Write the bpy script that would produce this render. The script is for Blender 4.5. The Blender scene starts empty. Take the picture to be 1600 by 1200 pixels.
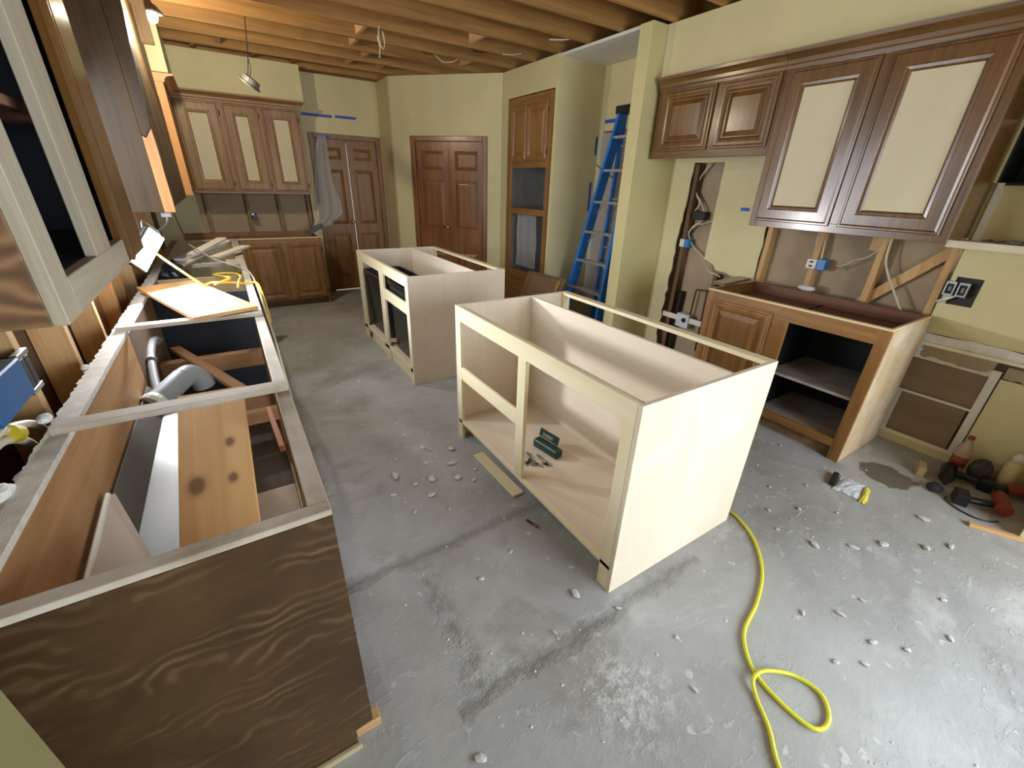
import bpy, bmesh, math, random
from mathutils import Vector, Matrix
random.seed(7)
S = bpy.context.scene
COL = S.collection
PI = math.pi

# ------------------------------------------------------------------ camera
F_PX, YAW, PITCH, ROLL, CAM_H = 656.27, 0.57929, 0.44370, 0.03379, 1.5131
def cam_axes():
    cy, sy, cp, sp = math.cos(YAW), math.sin(YAW), math.cos(PITCH), math.sin(PITCH)
    fwd = Vector((sy*cp, cy*cp, -sp)); right = Vector((cy, -sy, 0)); up = right.cross(fwd)
    c, s = math.cos(ROLL), math.sin(ROLL)
    return c*right + s*up, -s*right + c*up, fwd
cr, cu, cf = cam_axes()
cd = bpy.data.cameras.new('camera'); cam = bpy.data.objects.new('camera', cd); COL.objects.link(cam)
cam.matrix_world = Matrix(((cr.x, cu.x, -cf.x, 0), (cr.y, cu.y, -cf.y, 0), (cr.z, cu.z, -cf.z, CAM_H), (0, 0, 0, 1)))
cd.sensor_fit = 'HORIZONTAL'; cd.sensor_width = 36.0; cd.lens = F_PX/1600*36.0
cd.clip_start = 0.02
S.camera = cam

# ------------------------------------------------------------------ world, daylight, exposure
W = bpy.data.worlds.new('world'); S.world = W; W.use_nodes = True
bg = W.node_tree.nodes['Background']; bg.inputs[0].default_value = (0.72, 0.86, 1.0, 1); bg.inputs[1].default_value = 1.0
S.view_settings.view_transform = 'Standard'; S.view_settings.look = 'None'
S.view_settings.exposure = 0.30; S.view_settings.gamma = 1.0; S.view_settings.use_curve_mapping = False
S.cycles.max_bounces = 8; S.cycles.diffuse_bounces = 5; S.cycles.glossy_bounces = 3; S.cycles.transmission_bounces = 4; S.cycles.use_adaptive_sampling = True; S.cycles.adaptive_threshold = 0.05

def area_light(name, loc, target, sx, sy, power, col):
    l = bpy.data.lights.new(name, 'AREA'); l.shape = 'RECTANGLE'; l.size = sx; l.size_y = sy
    l.energy = power; l.color = col
    o = bpy.data.objects.new(name, l); COL.objects.link(o); o.location = loc
    d = Vector(target) - Vector(loc); o.rotation_euler = d.to_track_quat('-Z', 'Y').to_euler()
    return o
# daylight standing in the window opening behind the camera and in the patio door on the right
area_light('daylight_window', (2.15, -2.32, 1.45), (2.05, 0.5, 0.35), 2.1, 1.5, 95, (0.86, 0.94, 1.0))
area_light('daylight_patio', (3.86, -1.35, 1.15), (1.0, -0.4, 0.6), 1.1, 1.9, 120, (0.72, 0.87, 1.0))

area_light('added_fill_left', (-0.80, 2.68, 1.62), (1.2, 2.5, 0.3), 1.40, 0.95, 26, (0.80, 0.91, 1.0))  # added fill light from the left, no window known there

# ------------------------------------------------------------------ helpers
def lin(c):
    return tuple((x/12.92 if x <= 0.04045 else ((x+0.055)/1.055)**2.4) for x in (v/255.0 for v in c)) + (1.0,)

def obj(name, bm, mat, parent=None, bevel=0.0, smooth=False, label=None, origin=None):
    """one mesh object; verts are in world space minus origin"""
    if bevel > 0:
        bmesh.ops.remove_doubles(bm, verts=bm.verts[:], dist=1e-6)
        es = [e for e in bm.edges if e.is_manifold and e.calc_face_angle(0) > 0.6]
        bmesh.ops.bevel(bm, geom=es, offset=bevel, segments=1, affect='EDGES', clamp_overlap=True)
    bmesh.ops.recalc_face_normals(bm, faces=bm.faces[:])
    if origin is not None:
        bmesh.ops.translate(bm, verts=bm.verts[:], vec=-Vector(origin))
    me = bpy.data.meshes.new(name); bm.to_mesh(me); bm.free()
    if smooth:
        for p in me.polygons: p.use_smooth = True
    o = bpy.data.objects.new(name, me); COL.objects.link(o)
    if mat is not None: me.materials.append(mat)
    if parent is not None: o.parent = parent
    elif origin is not None: o.location = origin
    if label: o['label'] = label
    return o

def tag(o, label, cat=None, group=None, kind=None):
    o['label'] = label
    if cat: o['category'] = cat
    if group: o['group'] = group
    if kind: o['kind'] = kind
    return o

class Thing:
    """an Empty at the base; parts are given in world coordinates"""
    def __init__(self, name, loc, label, cat, group=None, kind=None):
        self.o = bpy.data.objects.new(name, None); COL.objects.link(self.o)
        self.o.location = loc; self.o.empty_display_size = 0.1
        self.loc = Vector(loc); tag(self.o, label, cat, group, kind)
    def part(self, name, bm, mat, parent=None, bevel=0.0, smooth=False, label=None):
        o = obj(name, bm, mat, parent or self.o, bevel, smooth, label, origin=None if False else self.loc)
        return o
    def box(self, name, x0, x1, y0, y1, z0, z1, mat, parent=None, bevel=0.0015, label=None):
        bm = bmesh.new(); add_box(bm, x0, x1, y0, y1, z0, z1)
        return self.part(name, bm, mat, parent, bevel, False, label)

def BM(): return bmesh.new()

def add_box(bm, x0, x1, y0, y1, z0, z1, M=None):
    vs = [bm.verts.new(((x0, x1)[i], (y0, y1)[j], (z0, z1)[k])) for i in (0, 1) for j in (0, 1) for k in (0, 1)]
    for f in ((0,1,3,2), (4,6,7,5), (0,4,5,1), (2,3,7,6), (0,2,6,4), (1,5,7,3)):
        bm.faces.new([vs[i] for i in f])
    if M is not None: bmesh.ops.transform(bm, matrix=M, verts=vs)
    return bm

def box(x0, x1, y0, y1, z0, z1, M=None): return add_box(BM(), x0, x1, y0, y1, z0, z1, M)

def add_prism(bm, pts, axis, a, b):
    """polygon pts (two coords, in order of the remaining axes) extruded along axis from a to b"""
    def mk(p, c):
        if axis == 0: return (c, p[0], p[1])
        if axis == 1: return (p[0], c, p[1])
        return (p[0], p[1], c)
    A = [bm.verts.new(mk(p, a)) for p in pts]; B = [bm.verts.new(mk(p, b)) for p in pts]
    n = len(pts)
    bm.faces.new(A); bm.faces.new(B[::-1])
    for i in range(n): bm.faces.new((A[i], B[i], B[(i+1) % n], A[(i+1) % n]))
    return bm

def frame_for(p, q):
    d = (Vector(q) - Vector(p)).normalized()
    u = d.orthogonal().normalized(); return d, u, d.cross(u)

def add_cyl(bm, p, q, r0, r1=None, seg=14, cap=True):
    r1 = r0 if r1 is None else r1
    d, u, v = frame_for(p, q); p, q = Vector(p), Vector(q)
    A = [bm.verts.new(p + r0*(math.cos(t)*u + math.sin(t)*v)) for t in [2*PI*i/seg for i in range(seg)]]
    B = [bm.verts.new(q + r1*(math.cos(t)*u + math.sin(t)*v)) for t in [2*PI*i/seg for i in range(seg)]]
    for i in range(seg): bm.faces.new((A[i], A[(i+1) % seg], B[(i+1) % seg], B[i]))
    if cap: bm.faces.new(A[::-1]); bm.faces.new(B)
    return bm

def catmull(pts, n=6):
    P = [Vector(p) for p in pts]; out = []
    for i in range(len(P)-1):
        a, b, c, d = P[max(i-1, 0)], P[i], P[i+1], P[min(i+2, len(P)-1)]
        for k in range(n):
            t = k/n
            out.append(0.5*((2*b) + (c-a)*t + (2*a-5*b+4*c-d)*t*t + (3*b-a-3*c+d)*t**3))
    out.append(P[-1]); return out

def add_tube(bm, pts, r, seg=8, n=6, smooth=True):
    P = catmull(pts, n) if smooth else [Vector(p) for p in pts]
    rings = []; u = None
    for i, p in enumerate(P):
        d = (P[min(i+1, len(P)-1)] - P[max(i-1, 0)]).normalized()
        if u is None: u = d.orthogonal().normalized()
        else:
            u = (u - d*u.dot(d)); u = u.normalized() if u.length > 1e-6 else d.orthogonal().normalized()
        v = d.cross(u)
        rr = r(i/(len(P)-1)) if callable(r) else r
        rings.append([bm.verts.new(p + rr*(math.cos(t)*u + math.sin(t)*v)) for t in [2*PI*k/seg for k in range(seg)]])
    for a, b in zip(rings, rings[1:]):
        for k in range(seg): bm.faces.new((a[k], a[(k+1) % seg], b[(k+1) % seg], b[k]))
    bm.faces.new(rings[0][::-1]); bm.faces.new(rings[-1])
    return bm

def add_lathe(bm, c, prof, seg=18, axis=Vector((0, 0, 1))):
    """prof = [(r, h)...] about axis through c"""
    axis = Vector(axis).normalized(); u = axis.orthogonal().normalized(); v = axis.cross(u); c = Vector(c); rings = []
    for r, h in prof:
        rings.append([bm.verts.new(c + axis*h + max(r, 1e-4)*(math.cos(t)*u + math.sin(t)*v)) for t in [2*PI*k/seg for k in range(seg)]])
    for a, b in zip(rings, rings[1:]):
        for k in range(seg): bm.faces.new((a[k], a[(k+1) % seg], b[(k+1) % seg], b[k]))
    bm.faces.new(rings[0][::-1]); bm.faces.new(rings[-1])
    return bm

class Fr:
    """a flat frame: u across, v up, n outward"""
    def __init__(self, o, u, v, n): self.o, self.u, self.v, self.n = Vector(o), Vector(u).normalized(), Vector(v).normalized(), Vector(n).normalized()
    def p(self, a, b, c): return self.o + self.u*a + self.v*b + self.n*c
    def box(self, bm, u0, u1, v0, v1, n0, n1):
        vs = [bm.verts.new(self.p((u0, u1)[i], (v0, v1)[j], (n0, n1)[k])) for i in (0, 1) for j in (0, 1) for k in (0, 1)]
        for f in ((0,1,3,2), (4,6,7,5), (0,4,5,1), (2,3,7,6), (0,2,6,4), (1,5,7,3)): bm.faces.new([vs[i] for i in f])
        return bm
    def loft(self, bm, u0, u1, v0, v1, loops, cap0=False, cap1=False):
        R = []
        for ins, n in loops:
            R.append([bm.verts.new(self.p(a, b, n)) for a, b in ((u0+ins, v0+ins), (u1-ins, v0+ins), (u1-ins, v1-ins), (u0+ins, v1-ins))])
        for A, B in zip(R, R[1:]):
            for k in range(4): bm.faces.new((A[k], A[(k+1) % 4], B[(k+1) % 4], B[k]))
        if cap0: bm.faces.new(R[0][::-1])
        if cap1: bm.faces.new(R[-1])
        return bm

def jag(p, q, n, amp):
    out = []
    for i in range(1, n):
        t = i/n; a = [p[k]+(q[k]-p[k])*t for k in (0, 1)]
        out.append((a[0]+random.uniform(-amp, amp), a[1]+random.uniform(-amp, amp)))
    return out

def smooth_by_angle(o, ang=0.6):
    for p in o.data.polygons: p.use_smooth = True
    try: o.data.set_sharp_from_angle(angle=ang)
    except Exception: pass
    return o

# ------------------------------------------------------------------ materials
MATS = {}
def newmat(name):
    m = bpy.data.materials.new(name); m.use_nodes = True
    nt = m.node_tree; b = nt.nodes['Principled BSDF']
    return m, nt, b
def node(nt, t, **kw):
    n = nt.nodes.new(t)
    for k, v in kw.items():
        if k in n.inputs: n.inputs[k].default_value = v
        else: setattr(n, k, v)
    return n
def ramp(nt, fac, stops):
    r = nt.nodes.new('ShaderNodeValToRGB'); el = r.color_ramp.elements
    while len(el) > 1: el.remove(el[-1])
    el[0].position, el[0].color = stops[0]
    for p, c in stops[1:]:
        e = el.new(p); e.color = c
    nt.links.new(fac, r.inputs[0]); return r.outputs[0]
def mixc(nt, fac, a, b, mode='MIX'):
    m = nt.nodes.new('ShaderNodeMix'); m.data_type = 'RGBA'; m.blend_type = mode
    for s, v in ((m.inputs[0], fac), (m.inputs[6], a), (m.inputs[7], b)):
        if hasattr(v, 'links'): nt.links.new(v, s)
        else: s.default_value = v
    return m.outputs[2]
def math_n(nt, op, a, b=None, clamp=False):
    m = nt.nodes.new('ShaderNodeMath'); m.operation = op; m.use_clamp = clamp
    for s, v in ((m.inputs[0], a), (m.inputs[1], b)):
        if v is None: continue
        if hasattr(v, 'links'): nt.links.new(v, s)
        else: s.default_value = v
    return m.outputs[0]
def coords(nt, scale=(1, 1, 1), loc=(0, 0, 0), rot=(0, 0, 0), src='Object'):
    tc = nt.nodes.new('ShaderNodeTexCoord'); mp = nt.nodes.new('ShaderNodeMapping')
    mp.inputs['Scale'].default_value = scale; mp.inputs['Location'].default_value = loc; mp.inputs['Rotation'].default_value = rot
    nt.links.new(tc.outputs[src], mp.inputs['Vector']); return mp.outputs[0]
def noise(nt, vec, scale, detail=4, rough=0.55, dist=0.0):
    n = node(nt, 'ShaderNodeTexNoise', Scale=scale, Detail=detail, Roughness=rough, Distortion=dist)
    nt.links.new(vec, n.inputs['Vector']); return n.outputs['Fac']
def bump(nt, b, h, strength=0.2, dist=0.01):
    n = node(nt, 'ShaderNodeBump', Strength=strength, Distance=dist)
    nt.links.new(h, n.inputs['Height']); nt.links.new(n.outputs[0], b.inputs['Normal'])

def plain(name, col, rough=0.5, metal=0.0, var=0.12, scale=6.0, bmp=0.05, spec=0.5):
    if name in MATS: return MATS[name]
    m, nt, b = newmat(name); v = coords(nt)
    c = lin(col); d = tuple(x*(1-var) for x in c[:3])+(1,); e = tuple(min(1, x*(1+var)) for x in c[:3])+(1,)
    f = noise(nt, v, scale, 5)
    nt.links.new(ramp(nt, f, [(0.3, d), (0.7, e)]), b.inputs['Base Color'])
    b.inputs['Roughness'].default_value = rough; b.inputs['Metallic'].default_value = metal
    b.inputs['Specular IOR Level'].default_value = spec
    if bmp: bump(nt, b, noise(nt, v, scale*12, 3), bmp, 0.004)
    MATS[name] = m; return m

def wood(name, dark, light, axis=2, rough=0.45, freq=26.0, dust=0.0, knots=False, coat=0.0, dustcol=(205, 196, 186)):
    key = '%s_%d' % (name, axis)
    if key in MATS: return MATS[key]
    m, nt, b = newmat(key)
    sc = [freq]*3; sc[axis] = freq*0.055
    v = coords(nt, tuple(sc), loc=(1.7, 3.1, 0.4))
    f1 = noise(nt, v, 1.0, 6, 0.62, 0.6)
    sc2 = [freq*5]*3; sc2[axis] = freq*0.12
    f2 = noise(nt, coords(nt, tuple(sc2)), 1.0, 3, 0.6)
    big = noise(nt, coords(nt, tuple(1.0 if i == axis else 3.0 for i in range(3))), 1.6, 3)
    f = math_n(nt, 'ADD', math_n(nt, 'MULTIPLY', f1, 0.65), math_n(nt, 'MULTIPLY', f2, 0.2))
    f = math_n(nt, 'ADD', f, math_n(nt, 'MULTIPLY', big, 0.25))
    c = ramp(nt, f, [(0.36, lin(dark)), (0.70, lin(light))])
    if knots:
        vv = nt.nodes.new('ShaderNodeTexCoord')
        for (kx, ky, kr) in ((-0.052, 0.08, 0.022), (0.042, 0.08, 0.012), (0.042, 0.22, 0.012), (-0.03, -0.33, 0.012)):
            dn = nt.nodes.new('ShaderNodeVectorMath'); dn.operation = 'DISTANCE'; dn.inputs[1].default_value = (kx, ky*0.7, 0.009)
            mp = nt.nodes.new('ShaderNodeMapping'); mp.inputs['Scale'].default_value = (1, 0.7, 1)
            nt.links.new(vv.outputs['Object'], mp.inputs['Vector']); nt.links.new(mp.outputs[0], dn.inputs[0])
            k = ramp(nt, dn.outputs['Value'], [(kr*0.75, (0.85, 0.85, 0.85, 1)), (kr*1.2, (0.25, 0.25, 0.25, 1)), (kr*1.9, (0, 0, 0, 1))])
            c = mixc(nt, k, c, lin((112, 74, 46)))
    if dust > 0:
        dn = ramp(nt, noise(nt, coords(nt), 5.0, 6, 0.65), [(0.62-dust*0.35, (0, 0, 0, 1)), (0.80-dust*0.25, (dust, dust, dust, 1))])
        c = mixc(nt, dn, c, lin(dustcol))
    nt.links.new(c, b.inputs['Base Color'])
    b.inputs['Roughness'].default_value = rough
    if coat: b.inputs['Coat Weight'].default_value = coat; b.inputs['Coat Roughness'].default_value = 0.18
    bump(nt, b, f, 0.12, 0.003)
    MATS[key] = m; return m

def ply_wavy(name, dark, light, mid, axis_rot=(0, 0, 0), blot=0.5, lo=0.35):
    """rotary cut plywood: wandering contour grain with worn blotches"""
    if name in MATS: return MATS[name]
    m, nt, b = newmat(name); v = coords(nt, rot=axis_rot)
    w = node(nt, 'ShaderNodeTexWave', Scale=9.0, Distortion=16.0, Detail=2.0); w.inputs['Detail Scale'].default_value = 0.7
    w.bands_direction = 'Z'; nt.links.new(v, w.inputs['Vector'])
    big = noise(nt, v, 2.6, 5, 0.6, 0.6)
    c = ramp(nt, w.outputs['Fac'], [(0.0, lin(dark)), (0.5, lin(mid)), (1.0, lin(light))])
    st = noise(nt, coords(nt, (2.2, 2.2, 7.0)), 1.5, 5, 0.6, 1.0)
    worn = ramp(nt, st, [(lo, (0, 0, 0, 1)), (lo+0.3, (blot, blot, blot, 1))])
    c2 = ramp(nt, big, [(0.35, lin(dark)), (0.75, lin(mid))])
    c = mixc(nt, worn, c2, c)
    nt.links.new(c, b.inputs['Base Color']); b.inputs['Roughness'].default_value = 0.55
    bump(nt, b, w.outputs['Fac'], 0.08, 0.003)
    MATS[name] = m; return m

def paint(name, col, var=0.06, rough=0.6, bmp=0.06):
    if name in MATS: return MATS[name]
    m, nt, b = newmat(name); v = coords(nt)
    c = lin(col); d = tuple(x*(1-var*2.0) for x in c[:3])+(1,)
    f = noise(nt, v, 1.3, 6, 0.62)
    nt.links.new(ramp(nt, f, [(0.35, d), (0.62, c)]), b.inputs['Base Color'])
    b.inputs['Roughness'].default_value = rough
    bump(nt, b, noise(nt, v, 70, 3), bmp, 0.003)
    MATS[name] = m; return m

M_WALL = paint('wall_paint_cream', (216, 204, 158))
M_WALLO = paint('wall_paint_olive', (212, 201, 148))
M_DRY = paint('drywall_white', (226, 222, 212), 0.08)
M_PAPER = paint('drywall_paper_brown', (174, 154, 128), 0.14, 0.8)
M_MUD = plain('joint_compound', (226, 224, 220), 0.8, var=0.10, scale=18, bmp=0.5)
M_GYP = plain('gypsum_edge', (214, 206, 196), 0.9, var=0.15, scale=30, bmp=0.6)
def OAK(a=2): return wood('stained_oak', (66, 42, 16), (124, 85, 38), a, 0.30, 30, coat=0.35)
def OAKW(a=2): return wood('worn_oak', (96, 66, 32), (160, 118, 66), a, 0.42, 30, dust=0.12)
def MAPLE(a=1): return wood('raw_maple', (222, 206, 184), (232, 219, 200), a, 0.6, 7)
def POPLAR(a=1): return wood('raw_poplar', (226, 212, 172), (240, 229, 196), a, 0.6, 12)
def JOIST(a=0): return wood('joist_pine', (128, 90, 44), (184, 138, 78), a, 0.65, 18)
def STUD(a=2): return wood('stud_pine', (176, 130, 82), (218, 180, 128), a, 0.7, 20)
def PINE(a=1): return wood('pine_board', (206, 150, 92), (230, 184, 126), a, 0.55, 14, knots=True)
def ORANGE(a=1): return wood('birch_panel', (196, 136, 80), (222, 172, 114), a, 0.5, 9)
def DUSTY(a=1): return wood('dusty_frame', (146, 130, 110), (196, 182, 162), a, 0.8, 24, dust=0.8)
def BROWNP(a=1): return wood('brown_panel', (112, 78, 48), (164, 120, 78), a, 0.6, 10)
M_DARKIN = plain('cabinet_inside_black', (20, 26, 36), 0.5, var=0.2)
M_PLY = ply_wavy('end_plywood', (60, 40, 19), (140, 114, 80), (88, 62, 34), blot=0.55, lo=0.46)
M_PLYU = ply_wavy('end_plywood_upper', (92, 66, 44), (142, 108, 76), (116, 84, 56), blot=0.9, lo=0.2)
M_GREYP = plain('grey_laminate', (62, 57, 52), 0.4, var=0.08)
M_PLYFACE = plain('pale_plywood', (182, 164, 146), 0.6, var=0.06, scale=3)
M_BLUE = plain('blue_plastic_box', (44, 124, 196), 0.4, var=0.06)
M_BLUED = plain('blue_plastic_big_box', (22, 84, 140), 0.4, var=0.06)
M_FIBER = plain('blue_fibreglass', (36, 118, 206), 0.35, var=0.10)
M_ALU = plain('aluminium', (196, 196, 194), 0.38, metal=0.7, var=0.08, scale=20)
M_STEEL = plain('galvanised_steel', (168, 170, 172), 0.35, metal=0.9, var=0.2, scale=40)
M_DARK = plain('dark_metal', (40, 38, 36), 0.5, metal=0.4)
M_BLACK = plain('black_plastic', (24, 26, 30), 0.35, var=0.2)
M_YCORD = plain('yellow_cord', (226, 222, 60), 0.45, var=0.05)
M_YCORD2 = plain('amber_cord', (228, 190, 70), 0.45, var=0.05)
M_CABLE = plain('cable_sheath', (206, 196, 172), 0.5, var=0.06)
M_WHITE = plain('white_paint', (226, 224, 214), 0.5, var=0.04)
M_COPPER = plain('copper', (124, 82, 52), 0.4, metal=0.8, var=0.25)
M_BRASS = plain('brass', (188, 158, 92), 0.35, metal=0.8, var=0.2)
M_TAPE = plain('painters_tape', (44, 84, 188), 0.6, var=0.06)
M_PVC = plain('grey_pipe', (150, 154, 158), 0.4, var=0.08)
M_INSERT = paint('door_insert_cream', (208, 196, 164), 0.05, 0.6)
M_GREEN = plain('green_box', (30, 62, 54), 0.35, var=0.1)
M_RED = plain('red_tool', (136, 54, 44), 0.4, var=0.1)
M_CHIP = plain('plaster', (206, 206, 204), 0.9, var=0.12, scale=40, bmp=0.4)
M_CARD = plain('cardboard', (176, 148, 110), 0.8, var=0.08)
M_DUSTD = plain('dust_debris', (120, 112, 104), 0.95, var=0.4, scale=60, bmp=0.6)
M_BAG = plain('black_bag', (26, 30, 40), 0.28, var=0.2)
M_TRIMW = plain('cream_trim', (232, 222, 196), 0.5, var=0.04)

def film():
    m, nt, b = newmat('plastic_film')
    b.inputs['Base Color'].default_value = (0.80, 0.82, 0.84, 1); b.inputs['Roughness'].default_value = 0.25
    b.inputs['Transmission Weight'].default_value = 0.35; b.inputs['IOR'].default_value = 1.15
    b.inputs['Alpha'].default_value = 0.5
    bump(nt, b, noise(nt, coords(nt, (14, 14, 3)), 1.0, 4), 0.4, 0.02)
    return m
M_FILM = film()
def emis(name, col, s):
    m, nt, b = newmat(name); b.inputs['Base Color'].default_value = (1, 1, 1, 1)
    b.inputs['Emission Color'].default_value = col; b.inputs['Emission Strength'].default_value = s; return m

def concrete():
    m, nt, b = newmat('concrete_floor'); L = nt.links
    v = coords(nt); 
    tc = nt.nodes.new('ShaderNodeTexCoord'); sx = nt.nodes.new('ShaderNodeSeparateXYZ'); L.new(tc.outputs['Object'], sx.inputs[0])
    X, Y = sx.outputs[0], sx.outputs[1]
    n1 = noise(nt, v, 1.1, 6, 0.6, 0.4); n2 = noise(nt, v, 6.0, 6, 0.65); n3 = noise(nt, v, 38.0, 4, 0.6)
    c = ramp(nt, n1, [(0.30, lin((148, 147, 147))), (0.50, lin((174, 175, 176))), (0.72, lin((194, 196, 198)))])
    c = mixc(nt, math_n(nt, 'MULTIPLY', n2, 0.35), c, lin((120, 116, 112)))
    # white dust smears
    d = ramp(nt, noise(nt, coords(nt, (1.0, 1.6, 1)), 2.6, 8, 0.68, 0.8), [(0.56, (0, 0, 0, 1)), (0.70, (0.55, 0.55, 0.55, 1))])
    c = mixc(nt, d, c, lin((204, 204, 202)))
    sp = ramp(nt, noise(nt, v, 16.0, 3, 0.5), [(0.67, (0, 0, 0, 1)), (0.72, (0.6, 0.6, 0.6, 1))])
    c = mixc(nt, sp, c, lin((214, 214, 212)))
    # stuck mortar residue
    zone = ramp(nt, noise(nt, v, 1.5, 3, 0.5), [(0.44, (0, 0, 0, 1)), (0.60, (1, 1, 1, 1))])
    rsd = math_n(nt, 'MULTIPLY', zone, ramp(nt, noise(nt, coords(nt, (1.0, 1.9, 1.0), rot=(0, 0, 0.5)), 11.0, 8, 0.72, 0.6), [(0.55, (0, 0, 0, 1)), (0.64, (1, 1, 1, 1))]))
    c = mixc(nt, math_n(nt, 'MULTIPLY', rsd, 0.45), c, lin((224, 225, 226)))
    drk = ramp(nt, noise(nt, coords(nt, (1, 1, 1), loc=(4.3, 1.2, 0)), 1.7, 6, 0.6, 0.5), [(0.58, (0, 0, 0, 1)), (0.66, (0.45, 0.45, 0.45, 1))])
    c = mixc(nt, drk, c, lin((128, 122, 118)))
    # joints of the patched trench: two long saw cuts and the rough strip between them
    wob = math_n(nt, 'MULTIPLY', math_n(nt, 'SUBTRACT', noise(nt, v, 5.0, 6, 0.75), 0.5), 0.16)
    def band(coord, at, wdt):
        t = math_n(nt, 'ABSOLUTE', math_n(nt, 'SUBTRACT', math_n(nt, 'ADD', coord, wob), at))
        return math_n(nt, 'SUBTRACT', 1.0, math_n(nt, 'DIVIDE', t, wdt), True)
    def gate(coord, a, bb):
        return math_n(nt, 'MULTIPLY', math_n(nt, 'GREATER_THAN', coord, a), math_n(nt, 'LESS_THAN', coord, bb))
    ja = math_n(nt, 'MULTIPLY', band(Y, 1.35, 0.045), gate(X, 0.08, 1.5))
    jb = math_n(nt, 'MULTIPLY', band(Y, 0.70, 0.040), gate(X, 0.3, 1.5))
    js = math_n(nt, 'MULTIPLY', math_n(nt, 'MULTIPLY', band(X, 0.40, 0.07), gate(Y, 0.72, 1.34)), ramp(nt, noise(nt, v, 13, 5, 0.7), [(0.42, (0, 0, 0, 1)), (0.6, (1, 1, 1, 1))]))
    j = math_n(nt, 'MAXIMUM', math_n(nt, 'MAXIMUM', ja, jb), js)
    c = mixc(nt, math_n(nt, 'MULTIPLY', j, 0.40), c, lin((72, 68, 64)))
    # rough trowelled patch
    px = math_n(nt, 'POWER', math_n(nt, 'SUBTRACT', X, 0.80), 2.0); py = math_n(nt, 'POWER', math_n(nt, 'SUBTRACT', Y, 0.47), 2.0)
    r = math_n(nt, 'SQRT', math_n(nt, 'ADD', px, py))
    pm = math_n(nt, 'SUBTRACT', 1.0, math_n(nt, 'DIVIDE', math_n(nt, 'ADD', r, math_n(nt, 'MULTIPLY', wob, 2.0)), 0.20), True)
    ps = math_n(nt, 'MULTIPLY', pm, ramp(nt, noise(nt, v, 22, 6, 0.75), [(0.45, (0, 0, 0, 1)), (0.58, (1, 1, 1, 1))]))
    c = mixc(nt, math_n(nt, 'MULTIPLY', ps, 0.9), c, lin((222, 222, 220)))
    # dark wet stain by the wall
    qx = math_n(nt, 'POWER', math_n(nt, 'MULTIPLY', math_n(nt, 'SUBTRACT', X, 3.03), 1.05), 2.0); qy = math_n(nt, 'POWER', math_n(nt, 'SUBTRACT', Y, 0.50), 2.0)
    q = math_n(nt, 'ADD', math_n(nt, 'SQRT', math_n(nt, 'ADD', qx, qy)), math_n(nt, 'MULTIPLY', wob, 1.2))
    st = ramp(nt, q, [(0.125, (1, 1, 1, 1)), (0.14, (0, 0, 0, 1))])
    c = mixc(nt, math_n(nt, 'MULTIPLY', st, 0.85), c, lin((88, 78, 64)))
    L.new(c, b.inputs['Base Color'])
    rr = math_n(nt, 'ADD', 0.42, math_n(nt, 'MULTIPLY', n2, 0.4)); L.new(rr, b.inputs['Roughness'])
    h = math_n(nt, 'ADD', math_n(nt, 'MULTIPLY', n3, 0.25), math_n(nt, 'MULTIPLY', n2, 0.6))
    h = math_n(nt, 'SUBTRACT', h, math_n(nt, 'MULTIPLY', j, 0.9)); h = math_n(nt, 'ADD', math_n(nt, 'ADD', h, ps), math_n(nt, 'MULTIPLY', rsd, 0.9))
    bump(nt, b, h, 0.45, 0.012)
    return m
M_CONC = concrete()

# ------------------------------------------------------------------ room shell
ZC = 2.67
def struct(name, bm, mat, label, cat, parent=None, bevel=0.0):
    o = obj(name, bm, mat, parent, bevel)
    if parent is None: tag(o, label, cat, kind='structure')
    return o
struct('floor', box(-0.72, 4.4, -2.4, 6.9, -0.08, 0.0), M_CONC, 'dusty grey concrete slab floor with patched joints', 'floor')

# ceiling: decking with open joists under it
ceil = struct('ceiling', box(-0.72, 4.4, -2.4, 6.9, 2.91, 2.94), wood('decking', (104, 72, 40), (150, 110, 66), 0, 0.7, 12), 'open ceiling of bare floor decking above the pine joists', 'ceiling')
JY = [2.40 + 0.41*k for k in range(-11, 11)]
for yj in JY:
    bm = box(-0.70, 4.3, yj-0.019, yj+0.019, ZC+0.004, 2.909)
    obj('joist', bm, JOIST(0), ceil, 0.002)
# blocking between joists
for (xb, k) in ((0.08, 9), (0.62, 9), (1.02, 9), (1.36, 5), (1.40, 6), (1.62, 7), (1.55, 8), (2.3, 4), (0.30, 8), (1.9, 8), (2.6, 6)):
    a, b2 = JY[11+k]+0.020, JY[11+k+1]-0.020
    obj('blocking', box(xb-0.019, xb+0.019, a, b2, ZC+0.03, 2.90), STUD(1), ceil, 0.002)
# dark ducts and boxes seen between the joists
for (xb, yb, w, d) in ((2.15, 5.02, 0.20, 0.12), (2.55, 4.62, 0.16, 0.14), (1.85, 5.45, 0.22, 0.12)):
    bm = BM(); add_lathe(bm, (xb, yb+0.05, ZC+0.06), [(d*0.7, 0), (d*0.72, 0.03), (d*0.6, 0.035), (d*0.6, 0.15), (d*0.2, 0.16)])
    obj('recessed_can', bm, M_DARK, ceil, smooth=False)

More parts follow.
